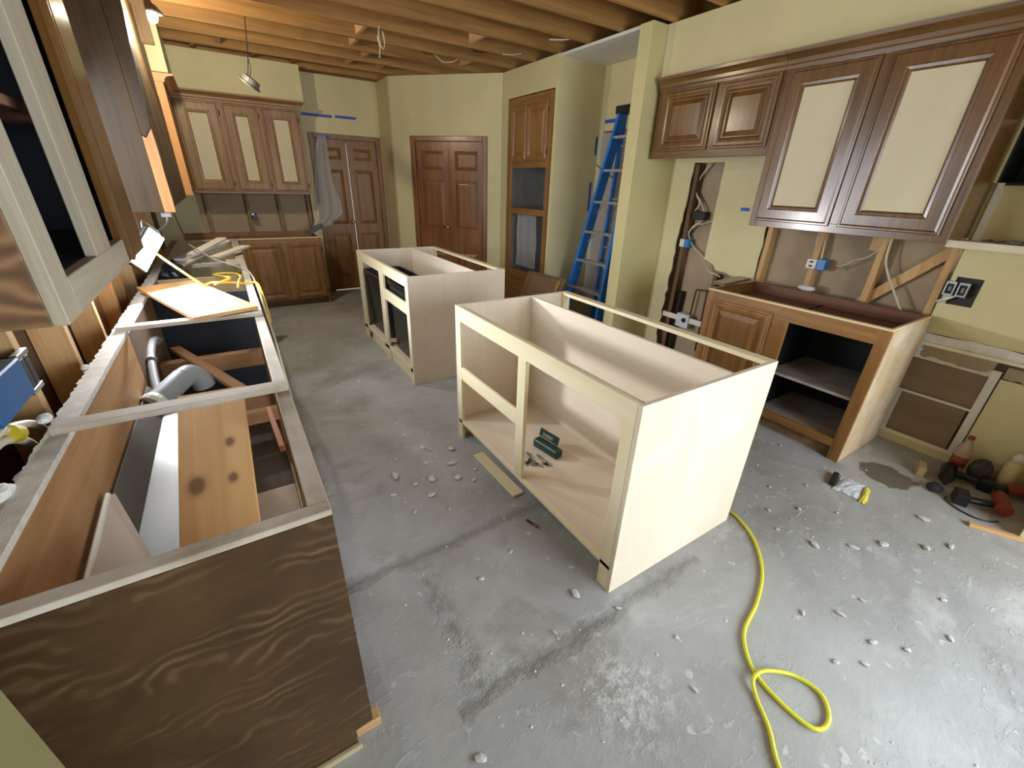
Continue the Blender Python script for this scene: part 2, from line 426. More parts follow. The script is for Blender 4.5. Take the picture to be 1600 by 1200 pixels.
# back wall (with the opening of the double door behind a casing)
wb = BM(); add_box(wb, -0.72, -0.25, 6.65, 6.75, 0, ZC); add_box(wb, -0.25, 1.02, 6.65, 6.75, 1.31, ZC)
add_box(wb, 1.02, 1.13, 6.65, 6.75, 0, ZC); add_box(wb, 1.13, 2.0, 6.65, 6.75, 2.03, ZC); add_box(wb, 2.0, 2.09, 6.65, 6.75, 0, ZC)
add_box(wb, -0.25, 1.02, 6.65, 6.75, 0, 0.84)
wback = struct('wall_back', wb, M_WALL, 'cream back wall with the shut double door and a stripped backsplash', 'wall')
obj('backing', box(-0.25, 1.02, 6.73, 6.745, 0.80, 1.34), M_PAPER, wback, label='brown paper backing between the studs')
for ys in (-0.16, 0.27, 0.63, 0.985):
    obj('stud', box(ys-0.018, ys+0.018, 6.66, 6.729, 0.841, 1.309), wood('stud_shade', (122, 98, 74), (160, 132, 102), 2, 0.7), wback, 0.001)
# return, angled wall
struct('wall_return', box(2.04, 2.14, 6.18, 6.66, 0, ZC), M_WALL, 'narrow cream return wall between the two double doors', 'wall')
A0, A1 = Vector((2.06, 6.14, 0)), Vector((3.03, 5.08, 0))
AL = (A1-A0).length
FA = Fr(A0, A1-A0, (0, 0, 1), (-(A1-A0).y*-1, -(A1-A0).x, 0))
ud = (A1-A0).normalized(); FA = Fr(A0, ud, (0, 0, 1), Vector((ud.y, -ud.x, 0)))
bm = BM(); FA.box(bm, -0.02, 0.27, 0, ZC, -0.1, 0); FA.box(bm, 0.27, 1.235, 2.0, ZC, -0.1, 0); FA.box(bm, 1.235, AL+0.02, 0, ZC, -0.1, 0)
struct('wall_angled', bm, M_WALL, 'cream angled corner wall holding the wooden double door', 'wall')
# oven wall with the tall cabinet opening
bm = BM(); add_box(bm, 3.05, 3.15, 4.93, 5.10, 0, ZC); add_box(bm, 3.05, 3.15, 4.06, 4.93, 2.39, ZC); add_box(bm, 3.05, 3.15, 4.00, 4.06, 0, ZC)
struct('wall_oven', bm, M_WALL, 'cream wall around the tall built-in oven cabinet', 'wall')
struct('wall_alcove_side', box(3.15, 3.75, 4.00, 4.10, 0, ZC), M_WALL, 'cream side wall of the ladder alcove', 'wall')
bm = BM(); add_box(bm, 3.65, 3.75, 3.00, 3.06, 0, ZC); add_box(bm, 3.65, 3.75, 3.06, 3.94, 2.06, ZC); add_box(bm, 3.65, 3.75, 3.94, 4.0, 0, ZC)
wab = struct('wall_alcove_back', bm, M_WALL, 'cream back wall of the alcove behind the ladder', 'wall')
obj('plywood_sheet', box(3.70, 3.72, 3.06, 3.94, 0, 2.06), wood('alcove_ply', (110, 84, 58), (150, 118, 86), 2, 0.6, 8), wab)
obj('alcove_lid', box(3.06, 3.74, 3.0, 4.0, 2.645, 2.668), M_DRY, wab)
# partition between alcove and kitchen wall
struct('wall_partition', box(3.05, 3.75, 2.87, 3.00, 0, ZC), M_WALLO, 'cream stub wall standing beside the blue ladder', 'wall')

# right wall: drywall skin with torn openings over studs and brown backing
X0, X1 = 3.55, 3.563
wr = BM()
hl = [(2.64, 1.73)] + jag((2.64, 1.73), (2.68, 0.92), 14, 0.008) + [(2.68, 0.92)] + jag((2.68, 0.92), (2.70, 0.0), 16, 0.018) + [(2.70, 0.0)]
add_prism(wr, [(2.87, 0), (2.87, ZC), (2.64, ZC)] + hl, 0, X0, X1)                           # left of the long hole
add_box(wr, X0, X1, 2.35, 2.64, 1.73, ZC)                                                     # above it
add_prism(wr, [(2.35, ZC), (2.35, 0.96)] + jag((2.35, 0.96), (2.25, 0.93), 4, 0.004) + [(2.25, 0.93), (2.22, 0.885), (2.12, 0.88), (2.06, 0.862), (1.87, 0.855)] + jag((1.87, 0.855), (1.88, 1.31), 8, 0.006) + [(1.88, 1.31), (1.88, ZC)], 0, X0, X1)
add_box(wr, X0, X1, 0.745, 1.88, 1.31, ZC)
add_box(wr, X0, X1, 0.735, 2.10, 0.0, 0.80)
# near stretch: around the two-gang box hole and the deep niche
add_box(wr, X0, X1, -0.75, 0.735, 0.76, 0.945)
add_box(wr, X0, X1, 0.70, 0.725, 0.945, 1.26); add_box(wr, X0, X1, 0.585, 0.70, 1.105, 1.26)
add_box(wr, X0, X1, -0.75, 0.585, 0.945, 1.26)
add_box(wr, X0, X1, 0.725, 0.745, 1.60, 2.27); add_box(wr, X0, X1, -2.4, 0.745, 2.27, ZC)
add_box(wr, X0, X1, -0.75, -0.30, 1.26, 2.27)
add_box(wr, X0, X1, -0.75, 0.735, 0.0, 0.055)
add_box(wr, X0, X1, -0.75, 0.330, 0.055, 0.59)
add_box(wr, X0, X1, -2.4, -1.95, 0.0, 2.27)
wallr = struct('wall_right', wr, M_WALL, 'cream right wall with drywall torn open around wiring and studs', 'wall')
obj('backing', box(3.655, 3.67, -0.75, 0.745, 0, 1.25), M_PAPER, wallr)
obj('backing', box(3.655, 3.67, 0.746, 2.86, 0, 2.66), M_PAPER, wallr, label='brown paper back of the next room\'s drywall')
for (ya, yb, za, zb) in ((2.60, 2.638, 0, 1.72), (1.832, 1.87, 0.82, 1.31), (1.465, 1.503, 0.82, 1.31), (1.09, 1.128, 0.82, 1.19), (1.09, 1.18, 1.19, 1.31), (0.746, 0.784, 0.82, 1.31), (2.20, 2.238, 0.0, 0.84)):
    obj('stud', box(3.572, 3.654, ya, yb, za, zb), wood('dark_stud', (84, 60, 42), (118, 88, 62), 2, 0.7) if ya > 2.0 else STUD(2), wallr, 0.001)
# let-in diagonal brace behind the studs
bm = BM(); M = Matrix.Translation((3.63, 0.955, 1.045)) @ Matrix.Rotation(math.radians(42), 4, 'X')
add_box(bm, -0.012, 0.012, -0.030, 0.030, -0.30, 0.30, M); obj('brace', bm, STUD(2), wallr, 0.001)
# brown paper left bare under the removed counter, framed by paint lines
bm = BM()
add_prism(bm, [(0.735, 0.695), (0.735, 0.60), (0.70, 0.60)] + jag((0.70, 0.60), (0.38, 0.60), 10, 0.010) + [(0.38, 0.60), (0.372, 0.69)], 0, 3.5515, 3.563)
obj('bare_paper', bm, M_PAPER, wallr)
for (ya, yb, za, zb) in ((0.375, 0.735, 0.372, 0.59), (0.392, 0.705, 0.075, 0.358)):
    obj('bare_paper', box(3.573, 3.585, ya, yb, za, zb), wood('torn_paper', (122, 102, 84), (148, 126, 104), 1, 0.85, 6), wallr)
bm = BM(); add_prism(bm, [(0.325, 0.665), (0.325, 0.60)] + jag((0.325, 0.60), (0.0, 0.58), 10, 0.012) + [(0.0, 0.58), (0.0, 0.665)], 0, 3.548, 3.5505)
obj('bare_paper', bm, M_PAPER, wallr)
obj('paper_edge', box(3.549, 3.566, 0.338, 0.376, 0.055, 0.63), M_DRY, wallr)
obj('paper_edge', box(3.549, 3.566, 0.376, 0.735, 0.358, 0.372), M_DRY, wallr)
obj('paper_edge', box(3.549, 3.566, 0.376, 0.735, 0.055, 0.075), M_TRIMW, wallr)
obj('paper_edge', box(3.549, 3.566, 0.705, 0.735, 0.075, 0.358), M_DRY, wallr)
bm = BM(); add_prism(bm, [(0.735, 0.595), (0.735, 0.61)] + jag((0.735, 0.612), (0.376, 0.615), 12, 0.010) + [(0.376, 0.63), (0.376, 0.588)], 0, 3.546, 3.5515)
obj('paper_edge', bm, M_GYP, wallr)
add = BM(); add_prism(add, [(0.735, 0.76), (0.735, 0.70)] + jag((0.735, 0.70), (0.0, 0.705), 16, 0.006) + [(-0.2, 0.705), (-0.2, 0.76)] + jag((-0.2, 0.758), (0.735, 0.76), 16, 0.007), 0, 3.540, 3.5515)
obj('mud_line', add, M_MUD, wallr, label='ragged white plaster line where the counter was')
obj('counter_cleat', box(3.53, 3.551, -0.2, 0.735, 0.685, 0.704), M_TRIMW, wallr)
bm = BM(); add_prism(bm, [(0.738, 0.70), (0.738, 0.60), (0.70, 0.60)] + jag((0.70, 0.60), (0.705, 0.70), 8, 0.008), 0, 3.541, 3.5515); obj('mud_line', bm, M_MUD, wallr)
# deep niche beside the upper cabinet
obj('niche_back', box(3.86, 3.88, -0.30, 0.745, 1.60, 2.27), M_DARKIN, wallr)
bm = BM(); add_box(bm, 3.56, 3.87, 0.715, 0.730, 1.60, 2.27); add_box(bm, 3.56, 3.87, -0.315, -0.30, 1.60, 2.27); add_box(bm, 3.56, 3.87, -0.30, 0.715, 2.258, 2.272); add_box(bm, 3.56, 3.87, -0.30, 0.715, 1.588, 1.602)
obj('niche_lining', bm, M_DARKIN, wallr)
obj('niche_shelf', box(3.552, 3.86, -0.30, 0.715, 1.880, 1.893), M_TRIMW, wallr)
bm = box(3.585, 3.60, -0.30, 0.74, 1.26, 1.60); obj('niche_panel', bm, M_WALL, wallr)
obj('corner_bead', box(3.553, 3.586, 0.690, 0.716, 1.305, 1.60), M_DRY, wallr)
obj('ledge', box(3.44, 3.60, -0.30, 0.79, 1.265, 1.305), M_TRIMW, wallr, 0.003)
bm = BM(); add_prism(bm, [(0.79, 1.30), (0.745, 1.30), (0.745, 1.60)] + jag((0.745, 1.60), (0.785, 1.31), 8, 0.006), 0, 3.545, 3.552); obj('mud_line', bm, paint('old_plaster', (216, 206, 160), 0.1), wallr)
# upper far right corner above the front part of the right wall
bm = BM(); add_box(bm, 3.563, 3.60, 0.57, 0.735, 0.93, 1.12); obj('box_cavity', bm, M_DARK, wallr)

bm = BM(); add_box(bm, -0.80, 4.4, 6.76, 6.80, 2.4, 2.95); add_box(bm, -0.80, -0.725, -2.4, 6.8, 2.4, 2.95); add_box(bm, 4.36, 4.4, -2.4, 6.8, 2.2, 2.95); add_box(bm, -0.8, 4.4, -2.44, -2.405, 2.4, 2.95)
add_box(bm, 3.76, 4.4, -2.4, 6.8, 2.676, 2.70)
struct('trim_1', bm, JOIST(0), 'rim boards closing the joist bays around the open ceiling', 'rim board')
# soffits
def soffit(name, x0, x1, y0, y1, label): struct(name, box(x0, x1, y0, y1, 2.30, ZC), M_WALL, label, 'soffit')
soffit('wall_soffit_back', -0.16, 1.06, 6.31, 6.65, 'cream soffit above the three-door wall cabinet')
soffit('wall_soffit_right', 3.215, 3.55, -0.35, 2.87, 'long cream soffit above the glossy right wall cabinets')
soffit('wall_soffit_corner', -0.57, -0.16, 5.40, 6.65, 'short lit cream soffit above the corner wall cabinet')

# left wall: bare studs over sheathing
bm = BM(); WY0, WY1, WZ0, WZ1 = 1.95, 3.40, 1.13, 2.10  # sheathing with an added opening for the left fill light
add_box(bm, -0.72, -0.675, 0.70, WY0, 0, ZC); add_box(bm, -0.72, -0.675, WY1, 6.66, 0, ZC); add_box(bm, -0.72, -0.675, WY0, WY1, 0, WZ0); add_box(bm, -0.72, -0.675, WY0, WY1, WZ1, ZC)
wl = struct('wall_left', bm, wood('sheathing', (72, 55, 38), (102, 79, 55), 2, 0.7, 5), 'left wall stripped to brown sheathing and pale studs', 'wall')
for ys in (0.85, 1.27, 1.69, 2.11, 2.54, 2.97, 3.22, 3.64, 4.05, 4.47, 4.9, 5.3):
    top = WZ0-0.04 if WY0 < ys < WY1 else ZC
    obj('stud', box(-0.672, -0.575, ys-0.019, ys+0.019, 0.0, top), STUD(2), wl, 0.001)
obj('sill_plate', box(-0.672, -0.575, WY0, WY1, WZ0-0.039, WZ0), STUD(1), wl, 0.001)
obj('header', box(-0.672, -0.575, WY0, WY1, WZ1, WZ1+0.14), STUD(1), wl, 0.001)
obj('sheathing_board', box(-0.674, -0.640, 2.561, 2.95, 0.0, 1.08), wood('lit_sheathing', (138, 103, 68), (170, 132, 92), 2, 0.7, 6), wl)  # lighter copy of the sheathing: work light glow put into its colour
bm = BM()
for q in ((WY0, WY0+0.04, WZ0, WZ1), (WY1-0.04, WY1, WZ0, WZ1), (WY0, WY1, WZ0, WZ0+0.04), (WY0, WY1, WZ1-0.04, WZ1), (2.655, 2.695, WZ0, WZ1)): add_box(bm, -0.715, -0.69, *q)
struct('window_2', bm, M_WHITE, 'white frame of an added unseen window carrying the left fill light', 'window')  # made-up window, unseen, frames the opening of the fill light
# rough framing of the torn left soffit
for (x0, x1, y0, y1, z0, z1) in ((-0.185, -0.130, 3.44, 3.497, 2.14, 2.66),):
    obj('soffit_stick', box(x0, x1, y0, y1, z0, z1), STUD(2), wl, 0.001)
# wall stub at the near end of the run and the room behind the camera, with one light-blocking wall added
struct('wall_stub_left', box(-0.72, -0.423, 0.56, 0.70, 0, 0.86), paint('shaded_wall_paint', (138, 128, 84)), 'low cream wall end beside the brown plywood cabinet end', 'wall')  # wall paint darkened here, the stub's shade is put into its colour
struct('wall_behind_left', box(-0.72, -0.66, -2.4, 0.56, 0, ZC), M_WALL, 'cream wall behind the viewer on the left', 'wall')
struct('wall_added_blocker', box(-0.66, 0.28, -0.62, -0.50, 0, ZC), M_WALL, 'added cream wall end blocking daylight behind the viewer', 'wall')  # unseen wall added to keep daylight off the left run's end
bm = BM(); add_box(bm, -0.72, 1.05, -2.4, -2.3, 0, ZC); add_box(bm, 1.05, 3.25, -2.4, -2.3, 0, 0.65); add_box(bm, 1.05, 3.25, -2.4, -2.3, 2.25, ZC); add_box(bm, 3.25, 3.7, -2.4, -2.3, 0, ZC)
struct('wall_front', bm, M_WALL, 'cream wall with the wide window behind the viewer', 'wall')
bm = BM(); add_box(bm, 1.05, 3.25, -2.36, -2.33, 0.65, 0.70); add_box(bm, 1.05, 3.25, -2.36, -2.33, 2.20, 2.25); add_box(bm, 2.13, 2.17, -2.36, -2.33, 0.70, 2.20)
struct('window_1', bm, M_WHITE, 'white frame of the window behind the viewer', 'window')

# near white panel at the right edge of the picture
st = struct('wall_stub_right', box(3.0, 3.549, -0.75, -0.055, 0, 2.20), M_TRIMW, 'cream painted panelled wall end at the right edge', 'wall')
FS = Fr((3.0, -0.055, 0), (0, -1, 0), (0, 0, 1), (-1, 0, 0))
for (v0, v1) in ((0.10, 0.42), (0.50, 0.9)):
    bm = BM(); FS.loft(bm, 0.07, 0.62, v0, v1, [(0, 0), (0.004, 0.010), (0.016, 0.012), (0.026, 0.002)]); obj('panel_mould', bm, M_TRIMW, st)
obj('base_mould', box(2.985, 3.0, -0.75, -0.055, 0, 0.06), M_TRIMW, st, 0.003)

# ------------------------------------------------------------------ doors, cabinets
def raised_door(T, Fm, u0, u1, v0, v1, w, matf, matp, parent=None, name='door', insert=False, knob=None, hinge=None, t=0.020):
    bm = BM()
    Fm.loft(bm, u0, u1, v0, v1, [(0, 0.001), (0, t*0.55), (0.004, t*0.75), (0.013, t*0.75), (0.022, t+0.003), (w-0.030, t+0.003), (w-0.026, t-0.002), (w-0.012, t-0.004), (w, t-0.014), (w, 0.002)], cap0=False)
    d = T.part(name, bm, matf, parent)
    bm = BM()
    if insert:
        Fm.loft(bm, u0, u1, v0, v1, [(w-0.002, 0.003), (w-0.002, 0.008)], cap0=True, cap1=True)
        T.part('insert_panel', bm, matp, d, label='cream fabric-like insert panel')
    else:
        Fm.loft(bm, u0, u1, v0, v1, [(w-0.002, 0.002), (w-0.002, 0.006), (w+0.006, 0.006), (w+0.034, t-0.004), (w+0.037, t-0.003)], cap0=True, cap1=True)
        T.part('raised_panel', bm, matp, d)
    if hinge:
        for hv in hinge[1]:
            bm = BM(); a = u0-0.004 if hinge[0] == 'l' else u1+0.004
            add_cyl(bm, Fm.p(a, hv-0.025, 0.012), Fm.p(a, hv+0.025, 0.012), 0.005, seg=8); T.part('hinge', bm, M_DARK, d)
    return d

def crown(T, Fm, u0, u1, v, mat, endl=True, endr=True, name='crown_moulding'):
    """stepped cornice profile swept along u"""
    prof = [(0.0, 0.0), (0.012, 0.0), (0.014, 0.018), (0.022, 0.026), (0.024, 0.046), (0.040, 0.064), (0.058, 0.076), (0.060, 0.092), (0.0, 0.092)]
    bm = BM(); A = []; B = []
    for n, h in prof:
        A.append(bm.verts.new(Fm.p(u0-(n if endl else 0), v+h, n))); B.append(bm.verts.new(Fm.p(u1+(n if endr else 0), v+h, n)))
    k = len(prof)
    for i in range(k): bm.faces.new((A[i], B[i], B[(i+1) % k], A[(i+1) % k]))
    bm.faces.new(A[::-1]); bm.faces.new(B)
    return T.part(name, bm, mat)

def face_frame(T, Fm, pieces, mat_v, mat_h, t=0.02, parent=None):
    """pieces: (kind, u0, u1, v0, v1)"""
    for kind, u0, u1, v0, v1 in pieces:
        bm = BM(); Fm.box(bm, u0, u1, v0, v1, -t, 0)
        T.part(kind, bm, mat_v if kind == 'stile' else mat_h, parent, 0.0015)

# ---- passage double doors
def six_panel_pair(T, Fm, width, H, mat_v, mat_h, gap=0.004, z0=0.012, rows=None, js=0.0195, jt=0.0245):
    leafw = width/2
    rows = rows or ((0.20, 0.62), (0.76, 1.30), (1.42, 1.72), (1.78, 1.92))
    for s in (0, 1):
        a = s*leafw + (gap/2 if s else 0.003); b2 = (s+1)*leafw - (0.003 if s else gap/2)
        bm = BM(); sw = 0.075
        Fm.box(bm, a, a+sw, z0, H, -0.055, -0.020); Fm.box(bm, b2-sw, b2, z0, H, -0.055, -0.020)
        vs = [z0] + [x for r in rows for x in r] + [H]
        for i in range(0, len(vs), 2): Fm.box(bm, a+sw, b2-sw, vs[i], vs[i+1], -0.055, -0.020)
        lf = T.part('door_leaf', bm, mat_v)
        for (r0, r1) in rows:
            bm = BM(); Fm.loft(bm, a+sw, b2-sw, r0, r1, [(0, -0.050), (0, -0.036), (0.008, -0.034), (0.040, -0.024), (0.043, -0.0235)], cap0=True, cap1=True)
            T.part('panel', bm, mat_v, lf)
        if s == 0:
            bm = BM(); c = Fm.p(b2-0.03, 0.96, -0.020)
            add_lathe(bm, c, [(0.024, 0), (0.024, 0.006), (0.009, 0.010), (0.009, 0.030), (0.022, 0.038), (0.026, 0.052), (0.018, 0.062), (0.004, 0.065)], 14, Fm.n); T.part('knob', bm, M_BRASS, lf, smooth=True)
        for hv in (0.25, 1.0, 1.72):
            bm = BM(); aa = a-0.002 if s == 0 else b2+0.002
            add_cyl(bm, Fm.p(aa, hv-0.045, -0.016), Fm.p(aa, hv+0.045, -0.016), 0.007, seg=8); T.part('hinge', bm, M_DARK, lf)
    # casing
    cw = 0.06
    for (u0, u1, v0, v1, nm) in ((-cw, 0.0, 0, H+cw, 'casing'), (width, width+cw, 0, H+cw, 'casing'), (0.0, width, H+0.002, H+cw, 'casing')):
        bm = BM(); Fm.box(bm, u0, u1, v0, v1, 0.0005, 0.017); T.part(nm, bm, mat_v if u1-u0 < 0.2 else mat_h, None, 0.005)
    for (u0, u1, v0, v1) in ((-js, 0.0025, 0, H+jt), (width-0.0025, width+js, 0, H+jt), (0.0025, width-0.0025, H-0.001, H+jt)):
        bm = BM(); Fm.box(bm, u0, u1, v0, v1, -0.09, 0.0); T.part('jamb', bm, mat_v)
    for (u0, u1, v0, v1) in ((0.0, 0.022, 0, H), (width-0.022, width, 0, H), (0.022, width-0.022, H-0.03, H)):
        bm = BM(); Fm.box(bm, u0, u1, v0, v1, -0.09, -0.0555); T.part('door_stop', bm, mat_v)

FD1 = Fr((1.165, 6.65, 0), (1, 0, 0), (0, 0, 1), (0, -1, 0))
D1 = Thing('door_1', (1.58, 6.65, 0), 'dark wooden double door with a bright slit between its leaves', 'door', kind='structure')
D1M = wood('door_oak_dark', (104, 70, 34), (150, 106, 56), 2, 0.4, 26)
six_panel_pair(D1, FD1, 0.80, 1.975, D1M, D1M, gap=0.007, rows=((0.20, 0.80), (0.93, 1.62), (1.74, 1.88)), js=0.0345, jt=0.0545)
# daylit room behind the double door shows through the gap
bm = BM(); add_box(bm, 1.0, 2.2, 7.1, 7.12, 0, 2.3); add_box(bm, 1.0, 1.02, 6.76, 7.1, 0, 2.3); add_box(bm, 2.18, 2.2, 6.76, 7.1, 0, 2.3); add_box(bm, 1.0, 2.2, 6.76, 7.12, 2.3, 2.32); add_box(bm, 1.0, 2.2, 6.9, 7.12, -0.02, 0); hb = struct('wall_beyond_door', bm, M_WHITE, 'white wall of the bright room behind the double door', 'wall')
area_light('daylight_beyond_door', (1.56, 6.80, 1.1), (1.56, 7.0, 1.1), 0.8, 1.8, 30, (0.85, 0.94, 1.0))

FD2 = Fr(FA.p(0.29, 0, 0), ud, (0, 0, 1), FA.n)
D2 = Thing('door_2', FA.p(0.75, 0, 0), 'reddish brown panelled double door set in the angled wall', 'door', kind='structure')
D2M = wood('door_oak_red', (98, 62, 34), (150, 100, 56), 2, 0.32, 26, coat=0.3)
six_panel_pair(D2, FD2, 0.925, 1.975, D2M, D2M, rows=((0.16, 0.62), (0.94, 1.53), (1.65, 1.87)))

# ---- tall oven cabinet in the wall
FO = Fr((3.05, 4.935, 0), (0, -1, 0), (0, 0, 1), (-1, 0, 0))
TO = Thing('tall_oven_cabinet', (3.30, 4.5, 0), 'tall oak oven cabinet with two small doors above empty oven openings', 'cabinet')
OKL = wood('honey_oak', (110, 74, 36), (164, 118, 66), 2, 0.35, 30, coat=0.3); OKLH = wood('honey_oak', (110, 74, 36), (164, 118, 66), 1, 0.35, 30, coat=0.3)
wO = 0.885
bm = BM()
add_box(bm, 3.07, 3.62, 4.915, 4.928, 0.0, 2.385); add_box(bm, 3.07, 3.62, 4.105, 4.118, 0.0, 2.385)
add_box(bm, 3.61, 3.625, 4.118, 4.915, 0.0, 2.385)
TO.part('carcass', bm, plain('oven_bay_lining', (150, 150, 146), 0.5))
TO.box('bay_shelf', 3.07, 3.61, 4.118, 4.915, 1.205, 1.235, plain('oven_bay_lining', (150, 150, 146)))
TO.box('bay_shelf', 3.07, 3.61, 4.118, 4.915, 1.72, 1.74, OKL)
face_frame(TO, FO, (('stile', 0, 0.10, 0.0, 2.40), ('stile', 0.80, wO, 0.0, 2.40), ('rail', 0.10, 0.80, 2.29, 2.40), ('rail', 0.10, 0.80, 1.69, 1.79), ('rail', 0.10, 0.80, 1.19, 1.255), ('rail', 0.10, 0.80, 0.0, 0.52)), OKL, OKLH)
raised_door(TO, FO, 0.095, 0.412, 1.765, 2.305, 0.055, OKL, OKL)
raised_door(TO, FO, 0.418, 0.800, 1.765, 2.305, 0.055, OKL, OKL, hinge=('r', (1.84, 2.22)))
# plastic film over the lower oven opening
def wavy_sheet(Fm, u0, u1, v0, v1, n, nu, nv, amp, seed):
    rnd = random.Random(seed); ph = [rnd.uniform(0, 6.28) for _ in range(6)]
    bm = BM(); G = []
    for i in range(nu+1):
        row = []
        for j in range(nv+1):
            a, b2 = i/nu, j/nv
            w = amp*(math.sin(a*17+ph[0]+b2*2.1) + 0.6*math.sin(a*37+ph[1]+b2*5) + 0.4*math.sin(b2*9+ph[2]+a*4))
            row.append(bm.verts.new(Fm.p(u0+(u1-u0)*a, v0+(v1-v0)*b2, n+w)))
        G.append(row)
    for i in range(nu):
        for j in range(nv): bm.faces.new((G[i][j], G[i+1][j], G[i+1][j+1], G[i][j+1]))
    return bm
o = obj('plastic_sheet', wavy_sheet(FO, 0.12, 0.55, 0.55, 1.185, -0.10, 30, 20, 0.008, 3), M_FILM, smooth=True, origin=(3.15, 4.6, 0.55))
tag(o, 'clear plastic film hanging inside the lower oven opening', 'plastic sheet')

# ---- right wall cabinets (uppers)
FR = Fr((3.20, 2.83, 0), (0, -1, 0), (0, 0, 1), (-1, 0, 0))          # u runs from the partition towards the viewer
def ru(y): return 2.83 - y
TS = Thing('wall_cabinet', (3.37, 2.32, 1.76), 'small glossy brown two-door wall cabinet next to the stub wall', 'cabinet')
bm = BM(); add_box(bm, 3.22, 3.549, 1.828, 2.83, 1.765, 2.222); TS.part('carcass', bm, OAK(1), None, 0.002)
face_frame(TS, FR, (('stile', 0, ru(2.765), 1.745, 2.222), ('stile', ru(2.315), ru(2.258), 1.81, 2.205), ('stile', ru(1.85), ru(1.828), 1.745, 2.222), ('rail', ru(2.765), ru(1.85), 2.205, 2.222), ('rail', ru(2.765), ru(1.85), 1.745, 1.81)), OAK(2), OAK(1))
raised_door(TS, FR, ru(2.77), ru(2.305), 1.797, 2.218, 0.07, OAK(2), OAK(2))
raised_door(TS, FR, ru(2.265), ru(1.845), 1.797, 2.218, 0.07, OAK(2), OAK(2))
crown(TS, FR, 0.0, ru(1.828), 2.218, OAK(1), endl=False, endr=False)
TB = Thing('wall_cabinet', (3.37, 1.28, 1.30), 'large glossy brown wall cabinet with two cream insert doors', 'cabinet')
bm = BM(); add_box(bm, 3.22, 3.549, 0.735, 1.826, 1.315, 2.222); TB.part('carcass', bm, OAK(2), None, 0.002)
face_frame(TB, FR, (('stile', ru(1.826), ru(1.775), 1.297, 2.222), ('stile', ru(1.345), ru(1.225), 1.35, 2.205), ('stile', ru(0.80), ru(0.735), 1.297, 2.222), ('rail', ru(1.775), ru(0.80), 2.205, 2.222), ('rail', ru(1.775), ru(0.80), 1.297, 1.35)), OAK(2), OAK(1))
raised_door(TB, FR, ru(1.790), ru(1.315), 1.335, 2.212, 0.105, OAK(2), M_INSERT, insert=True)
raised_door(TB, FR, ru(1.262), ru(0.775), 1.335, 2.212, 0.105, OAK(2), M_INSERT, insert=True)
crown(TB, FR, ru(1.826), ru(0.735), 2.218, OAK(1), endl=False, endr=True)

# ---- right base cabinet
FB = Fr((2.915, 1.83, 0), (0, -1, 0), (0, 0, 1), (-1, 0, 0))
def rb(y): return 1.83 - y
TR = Thing('base_cabinet', (3.23, 1.27, 0), 'brown oak base cabinet without top under the large wall cabinet', 'cabinet')
bm = BM(); add_box(bm, 2.935, 3.50, 1.812, 1.83, 0.0, 0.855); TR.part('side_panel', bm, OAK(2), None, 0.001)
bm = BM(); add_box(bm, 2.935, 3.50, 0.717, 0.735, 0.0, 0.855); TR.part('side_panel', bm, wood('bare_side', (180, 146, 108), (224, 202, 168), 2, 0.7, 9, dust=0.5, dustcol=(238, 232, 216)), None, 0.001, label='bare pale side panel')
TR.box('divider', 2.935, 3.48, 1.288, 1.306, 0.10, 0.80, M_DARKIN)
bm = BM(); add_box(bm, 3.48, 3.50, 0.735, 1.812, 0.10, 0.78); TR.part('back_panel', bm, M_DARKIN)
RBD = wood('dark_red_back', (84, 48, 34), (128, 80, 58), 1, 0.6, 10)
TR.box('back_rail', 3.482, 3.502, 0.735, 1.812, 0.781, 0.868, RBD)
TR.box('shelf', 2.95, 3.48, 0.737, 1.286, 0.395, 0.413, wood('dusty_shelf', (120, 112, 108), (178, 174, 172), 1, 0.6, 8, dust=0.6))
TR.box('floor_panel', 2.937, 3.48, 0.736, 1.811, 0.10, 0.118, wood('dusty_shelf', (120, 112, 108), (178, 174, 172), 1, 0.6, 8, dust=0.6))
TR.box('dust_shelf', 2.936, 3.479, 0.737, 1.811, 0.788, 0.794, RBD)
TR.box('toe_kick', 2.96, 2.98, 0.72, 1.83, 0.0, 0.10, wood('toe', (96, 70, 48), (140, 112, 86), 1, 0.7, 10, dust=0.4))
OB = wood('base_oak', (106, 71, 34), (160, 114, 60), 2, 0.38, 28, coat=0.2); OBH = wood('base_oak', (106, 71, 34), (160, 114, 60), 1, 0.38, 28, coat=0.2)
face_frame(TR, FB, (('stile', 0, 0.07, 0.10, 0.855), ('stile', rb(1.37), rb(1.24), 0.14, 0.765), ('stile', rb(0.778), rb(0.717), 0.0, 0.855), ('rail', 0.07, rb(0.778), 0.765, 0.855), ('rail', 0.07, rb(0.778), 0.085, 0.14)), OB, OBH)
TR.box('top_edge', 2.905, 2.937, 0.717, 1.83, 0.856, 0.868, wood('raw_edge', (206, 178, 128), (238, 218, 174), 1, 0.7, 20, dust=0.3))
TR.box('top_edge', 2.938, 3.50, 0.717, 0.735, 0.856, 0.868, wood('raw_edge', (206, 178, 128), (238, 218, 174), 0, 0.7, 20, dust=0.3))
TR.box('top_edge', 2.938, 3.50, 1.812, 1.83, 0.856, 0.868, OAK(0))
raised_door(TR, FB, 0.045, rb(1.345), 0.125, 0.80, 0.065, OB, OB)

